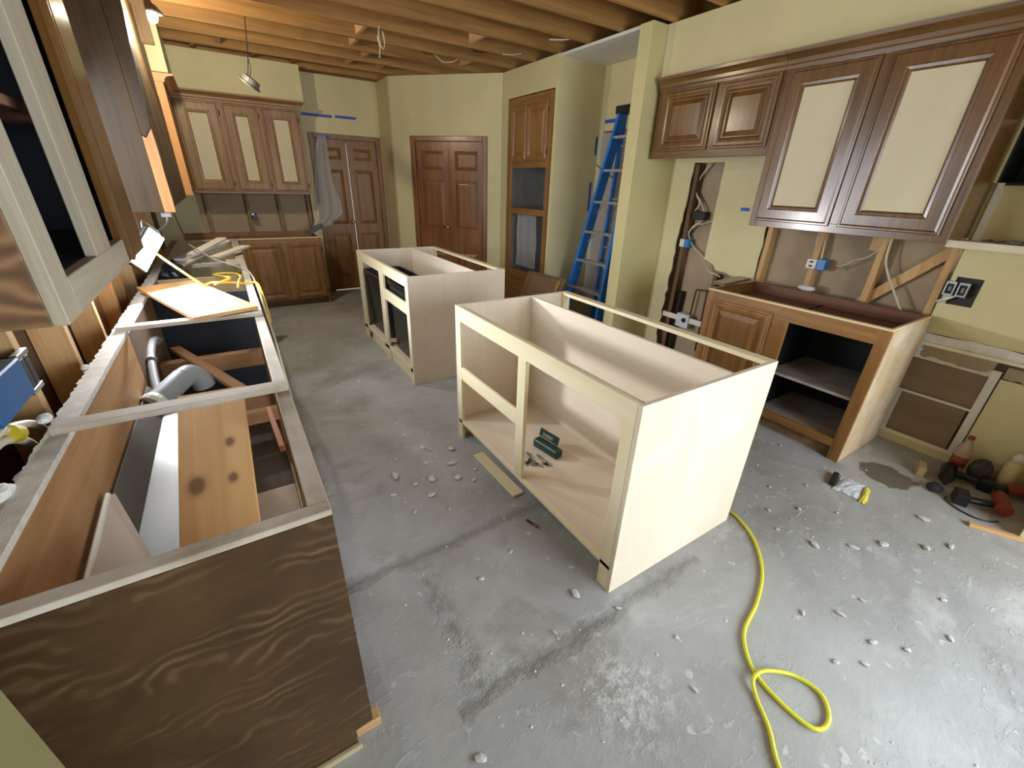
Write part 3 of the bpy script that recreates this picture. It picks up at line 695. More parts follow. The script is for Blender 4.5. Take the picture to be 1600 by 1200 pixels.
# ---- back wall cabinets
FU = Fr((-0.24, 6.30, 0), (1, 0, 0), (0, 0, 1), (0, -1, 0))
TU = Thing('wall_cabinet', (0.38, 6.47, 1.32), 'worn oak wall cabinet with three narrow cream insert doors', 'cabinet')
bm = BM(); add_box(bm, -0.24, 1.0, 6.32, 6.649, 1.335, 2.222); TU.part('carcass', bm, OAKW(2), None, 0.002)
face_frame(TU, FU, (('stile', 0, 0.03, 1.318, 2.222), ('stile', 0.40, 0.48, 1.35, 2.20), ('stile', 0.78, 0.84, 1.35, 2.20), ('stile', 1.19, 1.24, 1.318, 2.222), ('rail', 0.03, 1.19, 2.20, 2.222), ('rail', 0.03, 1.19, 1.318, 1.35)), OAKW(2), OAKW(0))
for a, b2 in ((0.022, 0.415), (0.450, 0.795), (0.828, 1.205)):
    raised_door(TU, FU, a, b2, 1.345, 2.215, 0.115, OAKW(2), M_INSERT, insert=True, hinge=('r', (1.42, 2.12)))
crown(TU, FU, -0.0, 1.24, 2.218, OAKW(0), endl=False, endr=True)

FBB = Fr((0.08, 5.99, 0), (1, 0, 0), (0, 0, 1), (0, -1, 0))
TBB = Thing('base_cabinet', (0.5, 6.3, 0), 'oak base cabinet with two panelled doors below the stripped back wall', 'cabinet')
bm = BM(); add_box(bm, 0.08, 0.10, 6.01, 6.62, 0.0, 0.83); TBB.part('side_panel', bm, OAKW(2), None, 0.001)
bm = BM(); add_box(bm, 0.95, 0.97, 6.01, 6.62, 0.0, 0.83); TBB.part('side_panel', bm, OAKW(2), None, 0.001)
TBB.box('floor_panel', 0.10, 0.95, 6.01, 6.60, 0.10, 0.115, OAKW(0)); TBB.box('back_panel', 0.10, 0.95, 6.60, 6.615, 0.0, 0.83, BROWNP(0))
TBB.box('toe_kick', 0.08, 0.97, 6.05, 6.065, 0.0, 0.09, OAK(0))
face_frame(TBB, FBB, (('stile', 0, 0.05, 0.085, 0.83), ('stile', 0.41, 0.50, 0.13, 0.775), ('stile', 0.855, 0.89, 0.085, 0.83), ('rail', 0.05, 0.855, 0.775, 0.83), ('rail', 0.05, 0.855, 0.085, 0.13)), OAKW(2), OAKW(0))
raised_door(TBB, FBB, 0.03, 0.425, 0.105, 0.785, 0.06, OAKW(2), OAKW(2))
raised_door(TBB, FBB, 0.480, 0.868, 0.105, 0.785, 0.06, OAKW(2), OAKW(2), hinge=('r', (0.18, 0.70)))
TBB.box('top_edge', -0.49, 0.97, 5.985, 6.02, 0.832, 0.845, wood('raw_edge', (206, 178, 128), (238, 218, 174), 0, 0.7, 20, dust=0.3))
TBB.box('back_rail', -0.45, 0.95, 6.575, 6.60, 0.78, 0.86, BROWNP(0))

# ---- left upper cabinets
FL = Fr((-0.24, 0.905, 0), (0, 1, 0), (0, 0, 1), (1, 0, 0))
TL = Thing('wall_cabinet', (-0.41, 1.3, 1.29), 'open wall cabinet with pale front frame and dark empty inside, nearest the viewer', 'cabinet')
GREYW = wood('raw_front', (150, 138, 120), (184, 172, 152), 2, 0.7, 22); GREYH = wood('raw_front', (150, 138, 120), (184, 172, 152), 1, 0.7, 22)
bm = BM(); add_box(bm, -0.574, -0.26, 0.905, 0.923, 1.292, 2.25); TL.part('side_panel', bm, M_PLYU, None, 0.001, label='plywood end panel with wavy grain')
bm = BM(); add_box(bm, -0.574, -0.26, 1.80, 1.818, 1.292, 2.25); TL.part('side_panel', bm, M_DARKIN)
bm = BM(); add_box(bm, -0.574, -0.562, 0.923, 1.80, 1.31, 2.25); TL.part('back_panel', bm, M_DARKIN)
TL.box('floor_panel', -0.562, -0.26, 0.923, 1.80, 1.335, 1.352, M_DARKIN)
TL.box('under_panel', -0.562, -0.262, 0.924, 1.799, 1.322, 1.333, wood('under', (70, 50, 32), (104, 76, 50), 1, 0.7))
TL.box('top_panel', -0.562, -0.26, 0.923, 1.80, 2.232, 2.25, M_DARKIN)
TL.box('shelf', -0.562, -0.285, 0.924, 1.799, 1.612, 1.630, wood('shelf_edge', (120, 84, 62), (150, 110, 84), 1, 0.6))
face_frame(TL, FL, (('stile', 0, 0.075, 1.292, 2.25), ('stile', 0.315, 0.46, 1.352, 2.18), ('rail', 0.075, 0.62, 1.292, 1.352), ('rail', 0.075, 0.62, 2.18, 2.25)), GREYW, GREYH)
bm = BM(); FL.box(bm, 0.62, 0.913, 1.292, 2.25, -0.02, 0); TL.part('stile', bm, OAK(2), None, 0.002, label='wide stained stile')
bm = BM(); FL.box(bm, 0.66, 0.672, 1.292, 2.25, 0.0, 0.006); FL.box(bm, 0.70, 0.706, 1.292, 2.25, 0.0, 0.004); TL.part('bead', bm, OAK(2))

TM = Thing('wall_cabinet', (-0.41, 4.4, 1.29), 'dark oak wall cabinet above the work light, its near edge lit orange', 'cabinet')
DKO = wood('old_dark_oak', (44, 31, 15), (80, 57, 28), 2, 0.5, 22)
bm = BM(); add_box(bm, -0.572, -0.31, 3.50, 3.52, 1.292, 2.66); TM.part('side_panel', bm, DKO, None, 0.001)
bm = BM(); add_prism(bm, [(-0.308, 1.292), (-0.253, 1.292)] + jag((-0.253, 1.292), (-0.253, 1.74), 6, 0.001) + [(-0.256, 1.74), (-0.29, 1.69), (-0.308, 1.70)], 1, 3.498, 3.522); TM.part('stile', bm, wood('lit_stile', (168, 114, 66), (204, 148, 94), 2, 0.5, 20), None, 0.0, label='front stile edge coloured as lit orange')  # orange tone carries the work light on this edge
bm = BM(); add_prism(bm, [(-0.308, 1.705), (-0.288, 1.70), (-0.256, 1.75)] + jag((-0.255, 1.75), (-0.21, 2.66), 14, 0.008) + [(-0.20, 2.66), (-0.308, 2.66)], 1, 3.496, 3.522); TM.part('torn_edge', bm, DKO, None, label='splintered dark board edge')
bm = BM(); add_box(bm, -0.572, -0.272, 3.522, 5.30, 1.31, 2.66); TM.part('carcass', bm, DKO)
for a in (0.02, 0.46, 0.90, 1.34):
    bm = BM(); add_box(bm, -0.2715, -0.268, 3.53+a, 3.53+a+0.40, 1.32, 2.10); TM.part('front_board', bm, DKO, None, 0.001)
TC = Thing('wall_cabinet', (-0.39, 5.8, 1.32), 'corner wall cabinet with crown, its side glowing orange under the lit soffit', 'cabinet')
bm = BM(); add_box(bm, -0.574, -0.215, 5.40, 5.42, 1.323, 2.225); TC.part('side_panel', bm, wood('lit_side', (190, 128, 70), (222, 164, 100), 2, 0.5, 14), None, 0.001)  # side and crown: lamplight put into the orange wood colour
bm = BM(); add_box(bm, -0.574, -0.243, 5.42, 6.648, 1.335, 2.225); TC.part('carcass', bm, OAK(2))
FC = Fr((-0.242, 5.42, 0), (0, 1, 0), (0, 0, 1), (1, 0, 0))
raised_door(TC, FC, 0.02, 0.42, 1.345, 2.21, 0.06, OAK(2), OAK(2)); raised_door(TC, FC, 0.44, 0.86, 1.345, 2.21, 0.06, OAK(2), OAK(2))
FCs = Fr((-0.574, 5.40, 0), (1, 0, 0), (0, 0, 1), (0, -1, 0))
prof = [(0.0, 0.0), (0.012, 0.0), (0.014, 0.02), (0.03, 0.04), (0.05, 0.05), (0.085, 0.054), (0.085, 0.068), (0.0, 0.068)]
bm = BM(); add_prism(bm, [(-0.215+n, 2.226+h) for n, h in prof][::-1] + [(-0.574, 2.226), (-0.574, 2.294)][::1], 1, 5.395, 6.24) if False else add_prism(bm, [(-0.574, 2.226)] + [(-0.215+n, 2.226+h) for n, h in prof[:-1]] + [(-0.574, 2.294)], 1, 5.395, 6.24)
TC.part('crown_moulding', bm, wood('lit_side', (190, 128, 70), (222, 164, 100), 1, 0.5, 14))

# ---- islands
def island(T, x0, x1, y0, y1, H, div, back_w, stiles, mid_rail, front_low, rail_h=0.085, zf=0.115, leg=False, reveal=0.0):
    t = 0.019
    T.box('end_panel', x0, x1, y0, y0+t, 0.0, H, wood('smudged_maple', (222, 206, 184), (232, 219, 200), 2, 0.5, 5, dust=0.35, dustcol=(246, 242, 232)), label='smooth pale plywood end panel')
    if leg: 
        bm = BM(); add_prism(bm, [(x0, H), (x1, H), (x1, 0), (x0+0.09, 0), (x0+0.09, 0.10), (x0, 0.10)], 1, y1-t, y1); T.part('end_panel', bm, MAPLE(2), None, 0.001)
    else: T.box('end_panel', x0, x1, y1-t, y1, 0.0, H, MAPLE(2))
    T.box('divider_panel', div, div+t, y0+t, y1-t, 0.03, H-0.002, MAPLE(1))
    T.box('floor_panel', x0+0.019, div, y0+t, y1-t, zf, zf+0.018, MAPLE(1))
    T.box('toe_board', x0+0.09, x0+0.108, y0+t, y1-t, 0.0, zf, MAPLE(1))
    T.box('back_rail', x1-back_w, x1, y0+t, y1-t, H-0.020, H, POPLAR(1))
    T.box('back_stile', x1-0.05, x1, y1-t-0.022, y1-t, 0.0, H-0.021, POPLAR(2))
    T.box('back_stile', x1-0.05, x1, y0+t, y0+t+0.022, 0.0, H-0.021, POPLAR(2))
    for (a, b2, z0) in stiles: T.box('stile', x0, x0+0.020, a, b2, z0, H-rail_h, POPLAR(2))
    T.box('top_rail', x0, x0+0.020, y0+t, y1-t, H-rail_h, H, POPLAR(1))
    T.box('nailer', x0+0.020, x0+0.042, y0+t, y1-t, H-0.026, H-0.006, MAPLE(1))
    for (a, b2, z0, z1) in mid_rail: T.box('mid_rail', x0+0.001, x0+0.019, a, b2, z0, z1, POPLAR(1))
    T.box('bottom_rail', x0, x0+0.019, y0+t, y1-t, front_low[0], front_low[1], POPLAR(1))
I1 = Thing('island_cabinet', (1.43, 1.48, 0), 'raw maple island cabinet nearest the viewer, open top, stapler inside', 'cabinet', 'raw maple island cabinets')
island(I1, 1.015, 1.842, 0.772, 2.183, 0.876, 1.54, 0.052, ((2.118, 2.164, 0.0), (1.440, 1.508, 0.135), (0.791, 0.846, 0.0)), ((1.508, 2.118, 0.425, 0.505),), (0.112, 0.132))
I2 = Thing('island_cabinet', (1.45, 3.76, 0), 'raw maple island cabinet at the back, black bins inside', 'cabinet', 'raw maple island cabinets')
island(I2, 1.03, 1.875, 3.03, 4.492, 0.876, 1.60, 0.05, ((4.36, 4.473, 0.0), (3.655, 3.77, 0.0), (3.049, 3.095, 0.0)), ((3.095, 3.655, 0.575, 0.665),), (0.10, 0.135))
I2.box('kick_strip', 1.05, 1.065, 3.05, 4.30, 0.0, 0.10, POPLAR(1))
# ---- left base run
TLb = Thing('base_cabinet', (-0.22, 2.4, 0), 'long gutted base cabinet run on the left with a brown plywood end', 'cabinet')
xb, xf = -0.50, 0.062
bm = BM(); add_prism(bm, [(xb, 0.0), (0.012, 0.0), (0.012, 0.075), (xf, 0.085), (xf, 0.862), (xb, 0.862)], 1, 0.778, 0.797); TLb.part('end_panel', bm, M_PLY, None, 0.001, label='stained wavy plywood end panel')
TLb.box('end_rail', xb, xf, 0.779, 0.815, 0.8625, 0.878, DUSTY(0))
TLb.box('toe_strip', xb, 0.02, 0.765, 0.777, 0.0, 0.022, wood('toe_pale', (150, 136, 106), (190, 176, 140), 0, 0.7))
TLb.box('toe_block', -0.02, 0.085, 0.80, 0.84, 0.0, 0.035, STUD(0))
BACK = wood('back_ply', (146, 104, 64), (200, 156, 108), 1, 0.55, 7)
TLb.box('back_panel', -0.485, -0.470, 0.798, 1.445, 0.08, 0.862, BACK)
TLb.box('back_panel', -0.485, -0.470, 1.447, 2.40, 0.08, 0.862, BACK)
TLb.box('back_panel', -0.485, -0.470, 2.402, 4.12, 0.30, 0.862, wood('sink_back', (70, 54, 40), (110, 86, 62), 1, 0.7, 8))
TLb.box('floor_panel', -0.469, 0.02, 0.80, 2.03, 0.085, 0.10, M_PLYFACE); TLb.box('floor_panel', -0.469, 0.02, 2.032, 4.10, 0.085, 0.10, wood('sink_floor', (52, 42, 34), (84, 68, 54), 1, 0.7, 8))  # far floor panel darkened, the sink bay's shade put into its colour
# dusty ragged top edge at the back
bm = BM(); pts = [(-0.468, 0.80), (-0.468, 5.75)] + jag((-0.522, 5.75), (-0.522, 0.80), 330, 0.0045)
add_prism(bm, pts, 2, 0.8625, 0.880); TLb.part('dusty_edge', bm, M_GYP, None, label='ragged dusty plaster edge')
TLb.box('front_rail', 0.022, xf, 0.816, 2.40, 0.800, 0.878, DUSTY(1))
TLb.box('front_rail', 0.022, xf, 2.401, 4.05, 0.800, 0.878, DUSTY(1))
TLb.box('front_rail', 0.000, xf, 4.051, 5.75, 0.815, 0.878, DUSTY(1))
TLb.box('corner_plate', -0.07, 0.0215, 4.02, 4.30, 0.862, 0.877, DUSTY(1))
for (ya, za, zb) in ((1.452, 0.852, 0.882), (2.412, 0.852, 0.880)):
    TLb.box('cross_bar', -0.505, 0.058, ya-0.026, ya+0.026, za+0.028, zb+0.018, DUSTY(0))
TLb.box('cross_bar', -0.30, 0.0, 4.13, 4.18, 0.850, 0.878, DUSTY(0))
for ya in (0.818, 1.43, 2.40, 3.55, 4.06): TLb.box('stile', 0.022, xf-0.001, ya, ya+0.045, 0.09, 0.799, OAK(2))
TLb.box('bottom_rail', 0.022, xf, 0.80, 4.1, 0.085, 0.125, OAK(1))
TLb.box('partition', -0.468, 0.021, 3.58, 3.598, 0.10, 0.872, wood('pale_partition', (176, 144, 104), (210, 182, 144), 0, 0.6, 8))
TLb.box('partition', -0.468, 0.021, 3.20, 3.218, 0.10, 0.84, M_DARKIN)  # added dark sheet standing in for deep shade in the sink bay
TLb.box('drawer_rail', -0.468, 0.02, 2.78, 2.84, 0.48, 0.57, BROWNP(0)); TLb.box('drawer_rail', -0.44, 0.02, 2.47, 2.53, 0.30, 0.42, BROWNP(0))
TLb.box('drawer_rail', -0.469, 0.021, 1.17, 1.21, 0.46, 0.52, BROWNP(0)); TLb.box('drawer_rail', -0.469, 0.021, 2.02, 2.06, 0.48, 0.54, BROWNP(0)); TLb.box('drawer_rail', -0.469, 0.021, 0.80, 0.84, 0.33, 0.39, BROWNP(0))
TLb.box('toe_kick', 0.0, 0.015, 0.80, 5.7, 0.0, 0.084, OAK(1))


# ------------------------------------------------------------------ loose things
def thing_mesh(name, bm, mat, origin, label, cat, group=None, bevel=0.0, smooth=False, kind=None):
    o = obj(name, bm, mat, None, bevel, smooth, origin=Vector(origin)); return tag(o, label, cat, group, kind)

def board(name, mat, size, M, label, cat='board', group=None, bevel=0.0015):
    """a slab with its local frame kept, so that grain runs along it"""
    sx, sy, sz = size
    bm = box(-sx/2, sx/2, -sy/2, sy/2, -sz/2, sz/2)
    if bevel: bmesh.ops.bevel(bm, geom=bm.edges[:], offset=bevel, segments=1, affect='EDGES', clamp_overlap=True)
    o = obj(name, bm, mat); o.matrix_world = M; return tag(o, label, cat, group)

def frameM(c, xdir, ydir):
    x = Vector(xdir).normalized(); y = Vector(ydir); y = (y - x*y.dot(x)).normalized(); z = x.cross(y)
    return Matrix(((x.x, y.x, z.x, c[0]), (x.y, y.y, z.y, c[1]), (x.z, y.z, z.z, c[2]), (0, 0, 0, 1)))

# --- left run: boards and clutter
pd = Vector((0.085, 0.46, 0.21)).normalized()
pine = board('pine_board', PINE(1), (0.195, 0.92, 0.019), frameM(Vector((-0.118, 1.69, 0.80)) - pd*0.45, (1, -0.05, 0.0), pd), 'knotty pine board sloping inside the near gutted cabinet')
board('laid_panel', ORANGE(1), (0.285, 0.87, 0.018), frameM((-0.232, 2.80, 0.9105), (0.93, 0.33, 0), (-0.33, 0.93, 0.0)), 'wide orange birch panel lit by the work light, laid across the cabinet run')
board('grey_board', M_GREYP, (0.088, 1.22, 0.012), frameM((-0.432, 1.72, 0.598), (0.062, 0, -0.062), (0, 1, 0)), 'steep dark grey laminate board against the cabinet back')
board('grey_board', M_GREYP, (0.10, 1.10, 0.012), frameM((-0.350, 1.62, 0.562), (0.95, 0.0, -0.12), (0.04, 1, 0)), 'flatter dark grey laminate board beside the steep one')
board('pale_board', plain('dim_plywood', (142, 128, 114), 0.7, var=0.06), (0.12, 0.50, 0.012), frameM((-0.29, 1.43, 0.527), (1, 0.0, 0), (-0.06, 1, 0)), 'pale plywood strip between the grey boards and the pine board')
# pointed plywood offcut with its pale layered edge
oa, ob, oc = Vector((-0.458, 1.42, 0.668)), Vector((-0.455, 0.83, 0.622)), Vector((-0.23, 0.83, 0.588))
on_ = (ob-oa).cross(oc-oa).normalized(); on_ = on_ if on_.z > 0 else -on_
PO = Thing('plywood_offcut', (-0.38, 1.0, 0.62), 'pale pointed plywood offcut lying against the cabinet back', 'offcut')
bm = BM(); A_ = [bm.verts.new(p) for p in (oa, oa+Vector((0.022, 0, -0.002)), oc, ob)]; B_ = [bm.verts.new(p-on_*0.018) for p in (oa, oa+Vector((0.022, 0, -0.002)), oc, ob)]
bm.faces.new(A_); bm.faces.new(B_[::-1])
for i_ in range(4): bm.faces.new((A_[i_], B_[i_], B_[(i_+1) % 4], A_[(i_+1) % 4]))
PO.part('sheet', bm, M_PLYFACE)
bm = BM(); add_cyl(bm, oa+on_*0.001+Vector((0.006, 0, 0)), ob+on_*0.001+Vector((0.006, 0, 0)), 0.0075, seg=6); PO.part('edge_veneer', bm, M_WHITE, label='white layered edge')
board('wood_scrap', STUD(1), (0.03, 0.22, 0.03), frameM((-0.30, 0.95, 0.640), (1, 0.2, 0), (-0.25, 1, 0.04)), 'short square wood scrap on the pointed plywood offcut', 'offcut')
board('brown_panel', BROWNP(0), (0.20, 0.016, 0.13), frameM((-0.31, 2.215, 0.50), (1, 0.12, 0), (-0.12, 1, 0)), 'small brown panel standing on edge under the drain pipe', 'panel')
board('diagonal_stick', BROWNP(1), (0.05, 0.90, 0.022), frameM((-0.245, 2.575, 0.585), (0.93, 0.36, 0), (-0.36, 0.93, 0.0)), 'long brown stick lying diagonally in the dark sink cabinet', 'stick')
board('red_strip', wood('red_strip', (120, 56, 34), (160, 84, 52), 1), (0.02, 0.30, 0.025), frameM((-0.005, 1.72, 0.60), (1, 0.05, 0), (-0.05, 1, 0.1)), 'thin reddish strip by the front rail inside the cabinet', 'stick')
# pale offcuts stacked past the birch panel
k = 0
for (dx, dy, dz, ang, L, lab) in ((0, 0, 0, 20, 0.85, 'pale offcut at the bottom of the sloping stack by the work light'), (0.02, 0.06, 0.024, 24, 0.80, 'pale offcut in the middle of the sloping stack by the work light'),
                              (0.05, 0.10, 0.048, 17, 0.72, 'pale offcut on top of the sloping stack by the work light'), (0.20, 0.05, 0.0, 30, 0.50, 'narrow pale offcut at the right of the sloping stack')):
    a = math.radians(ang)
    board('wood_offcut', wood('pale_offcut', (196, 184, 176), (232, 226, 220), 1, 0.6, 16), (0.075, L, 0.018), frameM((-0.22+dx, 4.42+dy, 0.915+dz), (math.cos(a), -math.sin(a), 0), (math.sin(a), math.cos(a), 0.05)), lab, 'offcut', 'pale offcuts by the work light')
# black rubbish bag
def blob(c, r, seed, amp=0.22, seg=28, rings=18, flat=0.0):
    rnd = random.Random(seed); bm = BM(); bmesh.ops.create_uvsphere(bm, u_segments=seg, v_segments=rings, radius=1.0)
    W = [(Vector((rnd.uniform(-1, 1), rnd.uniform(-1, 1), rnd.uniform(-1, 1)))*rnd.choice((3, 5, 8, 11)), rnd.uniform(0, 6.28), rnd.uniform(0.3, 1.0)) for _ in range(9)]
    for v in bm.verts:
        d = v.co.normalized(); s = sum(a*abs(math.sin(w.dot(d)+p)) / (1+w.length*0.12) for w, p, a in W)/3.0
        k = 1.0 - amp + amp*s
        v.co = Vector((c[0]+d.x*r[0]*k, c[1]+d.y*r[1]*k, c[2]+max(d.z, -1+flat)*r[2]*k))
    return bm
thing_mesh('rubbish_bag', blob((-0.385, 3.80, 0.80), (0.10, 0.18, 0.17), 4, 0.40), M_BAG, (-0.36, 3.98, 0.6), 'black plastic rubbish bag slumped under the work light', 'bag')

# garbage disposer pipe and hose
PT = Thing('drain_pipe', (-0.35, 2.35, 0.45), 'grey plastic drain elbow with a hose under the sink bars', 'pipe')
bm = BM(); add_cyl(bm, (-0.425, 2.20, 0.600), (-0.325, 2.34, 0.640), 0.046, 0.048, 20); p1 = PT.part('pipe_body', bm, M_PVC); smooth_by_angle(p1)
bm = BM(); add_tube(bm, [(-0.325, 2.34, 0.640), (-0.295, 2.375, 0.640), (-0.268, 2.395, 0.60), (-0.26, 2.40, 0.56)], 0.047, 18); p2 = PT.part('elbow', bm, M_PVC); smooth_by_angle(p2)
bm = BM(); add_lathe(bm, (-0.428, 2.196, 0.599), [(0.052, -0.02), (0.054, 0.0), (0.048, 0.02)], 18, (0.10, 0.14, 0.04)); PT.part('collar', bm, M_WHITE)
bm = BM(); add_tube(bm, [(-0.455, 2.95, 0.66), (-0.46, 2.80, 0.70), (-0.455, 2.60, 0.69), (-0.44, 2.42, 0.64), (-0.42, 2.27, 0.60)], 0.018, 10); smooth_by_angle(PT.part('hose', bm, plain('grey_hose', (120, 122, 124), 0.5)))
for t in ((-0.458, 2.86, 0.685), (-0.452, 2.55, 0.68)):
    bm = BM(); add_cyl(bm, (t[0], t[1]-0.012, t[2]), (t[0], t[1]+0.012, t[2]), 0.024, seg=12); PT.part('hose_clamp', bm, M_STEEL)
VT = Thing('shutoff_valves', (-0.40, 1.95, 0.40), 'string of brass water fittings hanging below the grey drain pipe', 'fitting')
for i in range(7):
    a = Vector((-0.425+0.013*i, 2.12-0.05*i, 0.55-0.03*i))
    bm = BM(); add_lathe(bm, a, [(0.010, -0.018), (0.019, -0.016), (0.019, -0.002), (0.012, 0), (0.012, 0.014), (0.017, 0.016), (0.017, 0.026)], 8, (0.2, -0.7, -0.5)); VT.part('brass_fitting', bm, M_BRASS)

# work light on its clamp
LT = Thing('work_light', (-0.38, 3.05, 1.06), 'glowing white LED work light hung from the dark wall cabinet', 'work light')
ld = Vector((0.70, -0.70, 0.06)).normalized()      # facing direction
lx = Vector((0.60, 0.30, 0.62)).normalized(); lx = (lx - ld*lx.dot(ld)).normalized(); ly = ld.cross(lx)
LC = Vector((-0.390, 3.05, 1.134))
FLT = Fr(LC, lx, ly, ld)
bm = BM(); FLT.box(bm, -0.118, 0.118, -0.052, 0.052, -0.035, -0.003); LT.part('housing', bm, M_DARK, None, 0.006)
bm = BM(); FLT.box(bm, -0.110, 0.110, -0.044, 0.044, -0.003, 0.002); LT.part('led_panel', bm, emis('led_glow', (0.93, 0.96, 1.0, 1), 30.0), label='glowing white light panel')
bm = BM(); add_tube(bm, [FLT.p(0.05, 0, -0.035), FLT.p(0.07, 0.0, -0.10), (-0.315, 3.34, 1.22), (-0.30, 3.49, 1.27)], 0.008, 8); LT.part('bracket', bm, M_STEEL)
bm = BM(); add_tube(bm, [FLT.p(0.10, 0.05, -0.03), FLT.p(0.15, 0.05, -0.06), FLT.p(0.16, 0.0, -0.07), FLT.p(0.15, -0.05, -0.06), FLT.p(0.10, -0.05, -0.03)], 0.006, 8); LT.part('handle', bm, M_STEEL)
bm = BM(); add_box(bm, -0.330, -0.275, 3.47, 3.53, 1.262, 1.291); LT.part('clamp', bm, M_STEEL, None, 0.004)
wl_ = bpy.data.lights.new('work_light_beam', 'AREA'); wl_.shape = 'RECTANGLE'; wl_.size = 0.21; wl_.size_y = 0.085; wl_.energy = 31; wl_.color = (0.97, 0.98, 1.0)
wo = bpy.data.objects.new('work_light_beam', wl_); COL.objects.link(wo)
mz = -ld; wo.matrix_world = Matrix(((lx.x, ly.x, mz.x, 0), (lx.y, ly.y, mz.y, 0), (lx.z, ly.z, mz.z, 0), (0, 0, 0, 1))); wo.location = LC + ld*0.006

# hanging bulb and dangling can light
HL = Thing('hanging_lamp', (-0.142, 4.45, 2.42), 'small lit lamp hanging from the joists above the left cabinets', 'lamp')
bm = BM(); add_tube(bm, [(-0.12, 4.45, 2.69), (-0.125, 4.45, 2.63), (-0.128, 4.45, 2.56)], 0.006, 8); HL.part('cord', bm, M_WHITE)
bm = BM(); add_lathe(bm, (-0.142, 4.45, 2.495), [(0.075, 0.0), (0.070, 0.010), (0.045, 0.040), (0.022, 0.058), (0.020, 0.075)], 20); HL.part('lamp_shade', bm, M_STEEL, smooth=True)
bm = BM(); bmesh.ops.create_uvsphere(bm, u_segments=16, v_segments=10, radius=0.036, matrix=Matrix.Translation((-0.142, 4.45, 2.475))); HL.part('bulb', bm, emis('bulb_glow', (0.95, 1.0, 1.0, 1), 25.0), smooth=True)
pl = bpy.data.lights.new('bulb_light', 'POINT'); pl.energy = 50; pl.color = (1.0, 0.88, 0.66); pl.shadow_soft_size = 0.04
po = bpy.data.objects.new('bulb_light', pl); COL.objects.link(po); po.location = (-0.142, 4.45, 2.425)

CN = Thing('dangling_can_light', (0.42, 4.87, 2.20), 'round recessed light fitting dangling from a cable below the joists', 'light fitting')
bm = BM(); add_tube(bm, [(0.47, 4.862, 2.69), (0.455, 4.87, 2.55), (0.435, 4.865, 2.40), (0.415, 4.86, 2.30), (0.40, 4.865, 2.25)], 0.004, 6); CN.part('cable', bm, M_DARK)
bm = BM(); add_tube(bm, [(0.435, 4.865, 2.40), (0.44, 4.86, 2.33), (0.425, 4.865, 2.27), (0.42, 4.87, 2.24)], 0.003, 6); CN.part('cable', bm, M_DARK)
ax = Vector((0.55, -0.25, 0.80))
bm = BM(); add_lathe(bm, (0.408, 4.87, 2.215), [(0.088, -0.004), (0.088, 0.004), (0.070, 0.012), (0.066, 0.05)], 24, ax); CN.part('trim_ring', bm, plain('ring_grey', (120, 116, 108), 0.4))
bm = BM(); add_lathe(bm, (0.408, 4.87, 2.215), [(0.062, -0.008), (0.064, -0.003)], 24, ax); CN.part('lens', bm, plain('lens_white', (226, 224, 206), 0.4))

# loose cables at the joists
cabs = [([(1.42, 4.40, 2.675), (1.41, 4.39, 2.58), (1.45, 4.42, 2.53), (1.48, 4.46, 2.60), (1.46, 4.44, 2.66)], 'looped pale cable hanging from the joists over the islands'),
        ([(1.47, 4.62, 2.66), (1.48, 4.60, 2.58), (1.46, 4.58, 2.50)], 'short pale cable end hanging behind the looped cable'),
        ([(2.18, 5.0, 2.70), (2.26, 4.99, 2.65), (2.36, 4.97, 2.66), (2.42, 4.96, 2.69)], 'white cable drooping near the angled wall top'),
        ([(2.62, 4.38, 2.66), (2.74, 4.36, 2.67), (2.84, 4.38, 2.70)], 'white cable poking out above the oven cabinet wall'),
        ([(2.70, 3.72, 2.66), (2.84, 3.66, 2.67), (2.96, 3.66, 2.71)], 'white cable end between joists near the alcove')]
for pts, lab in cabs:
    thing_mesh('loose_cable', add_tube(BM(), pts, 0.0055, 6), M_CABLE, pts[0], lab, 'cable', 'loose cables at the joists')

# --- ladder in the alcove
LD = Thing('step_ladder', (3.25, 3.48, 0), 'tall blue fibreglass step ladder standing in the alcove', 'ladder')
def rail(pb, pt, wx, wy):
    bm = BM(); pb, pt = Vector(pb), Vector(pt)
    def ring(p): return [bm.verts.new(p+Vector((a*wx/2, b2*wy/2, 0))) for a, b2 in ((-1, -1), (1, -1), (1, 1), (-1, 1))]
    A, B = ring(pb), ring(pt)
    for k in range(4): bm.faces.new((A[k], A[(k+1) % 4], B[(k+1) % 4], B[k]))
    bm.faces.new(A[::-1]); bm.faces.new(B); return bm
pfar_b, pfar_t = (3.14, 3.79, 0.0), (3.50, 3.530, 2.17); pnr_b, pnr_t = (3.14, 3.185, 0.0), (3.50, 3.27, 2.17)
LD.part('front_rail', rail(pfar_b, pfar_t, 0.115, 0.036), M_FIBER, None, 0.004); LD.part('front_rail', rail(pnr_b, pnr_t, 0.105, 0.034), M_FIBER, None, 0.004)
LD.part('rear_rail', rail((3.60, 3.74, 0), (3.54, 3.535, 2.15), 0.045, 0.028), M_FIBER, None, 0.003); LD.part('rear_rail', rail((3.60, 3.22, 0), (3.54, 3.29, 2.15), 0.045, 0.028), M_FIBER, None, 0.003)
for i in range(7):
    z = 0.17+0.297*i; t = z/2.17; xc = 3.12+0.38*t
    yf = 3.80+(3.545-3.80)*t-0.016; yn = 3.165+(3.28-3.165)*t+0.016
    stp = LD.box('step', xc-0.045, xc+0.040, yn, yf, z, z+0.026, M_ALU, None, 0.004)
    if i < 5:
        LD.part('step_brace', add_cyl(BM(), (xc+0.02, yf-0.002, z-0.10), (xc+0.02, yf-0.11, z), 0.006, seg=6), M_ALU, stp); LD.part('step_brace', add_cyl(BM(), (xc+0.02, yn+0.002, z-0.10), (xc+0.02, yn+0.11, z), 0.006, seg=6), M_ALU, stp)
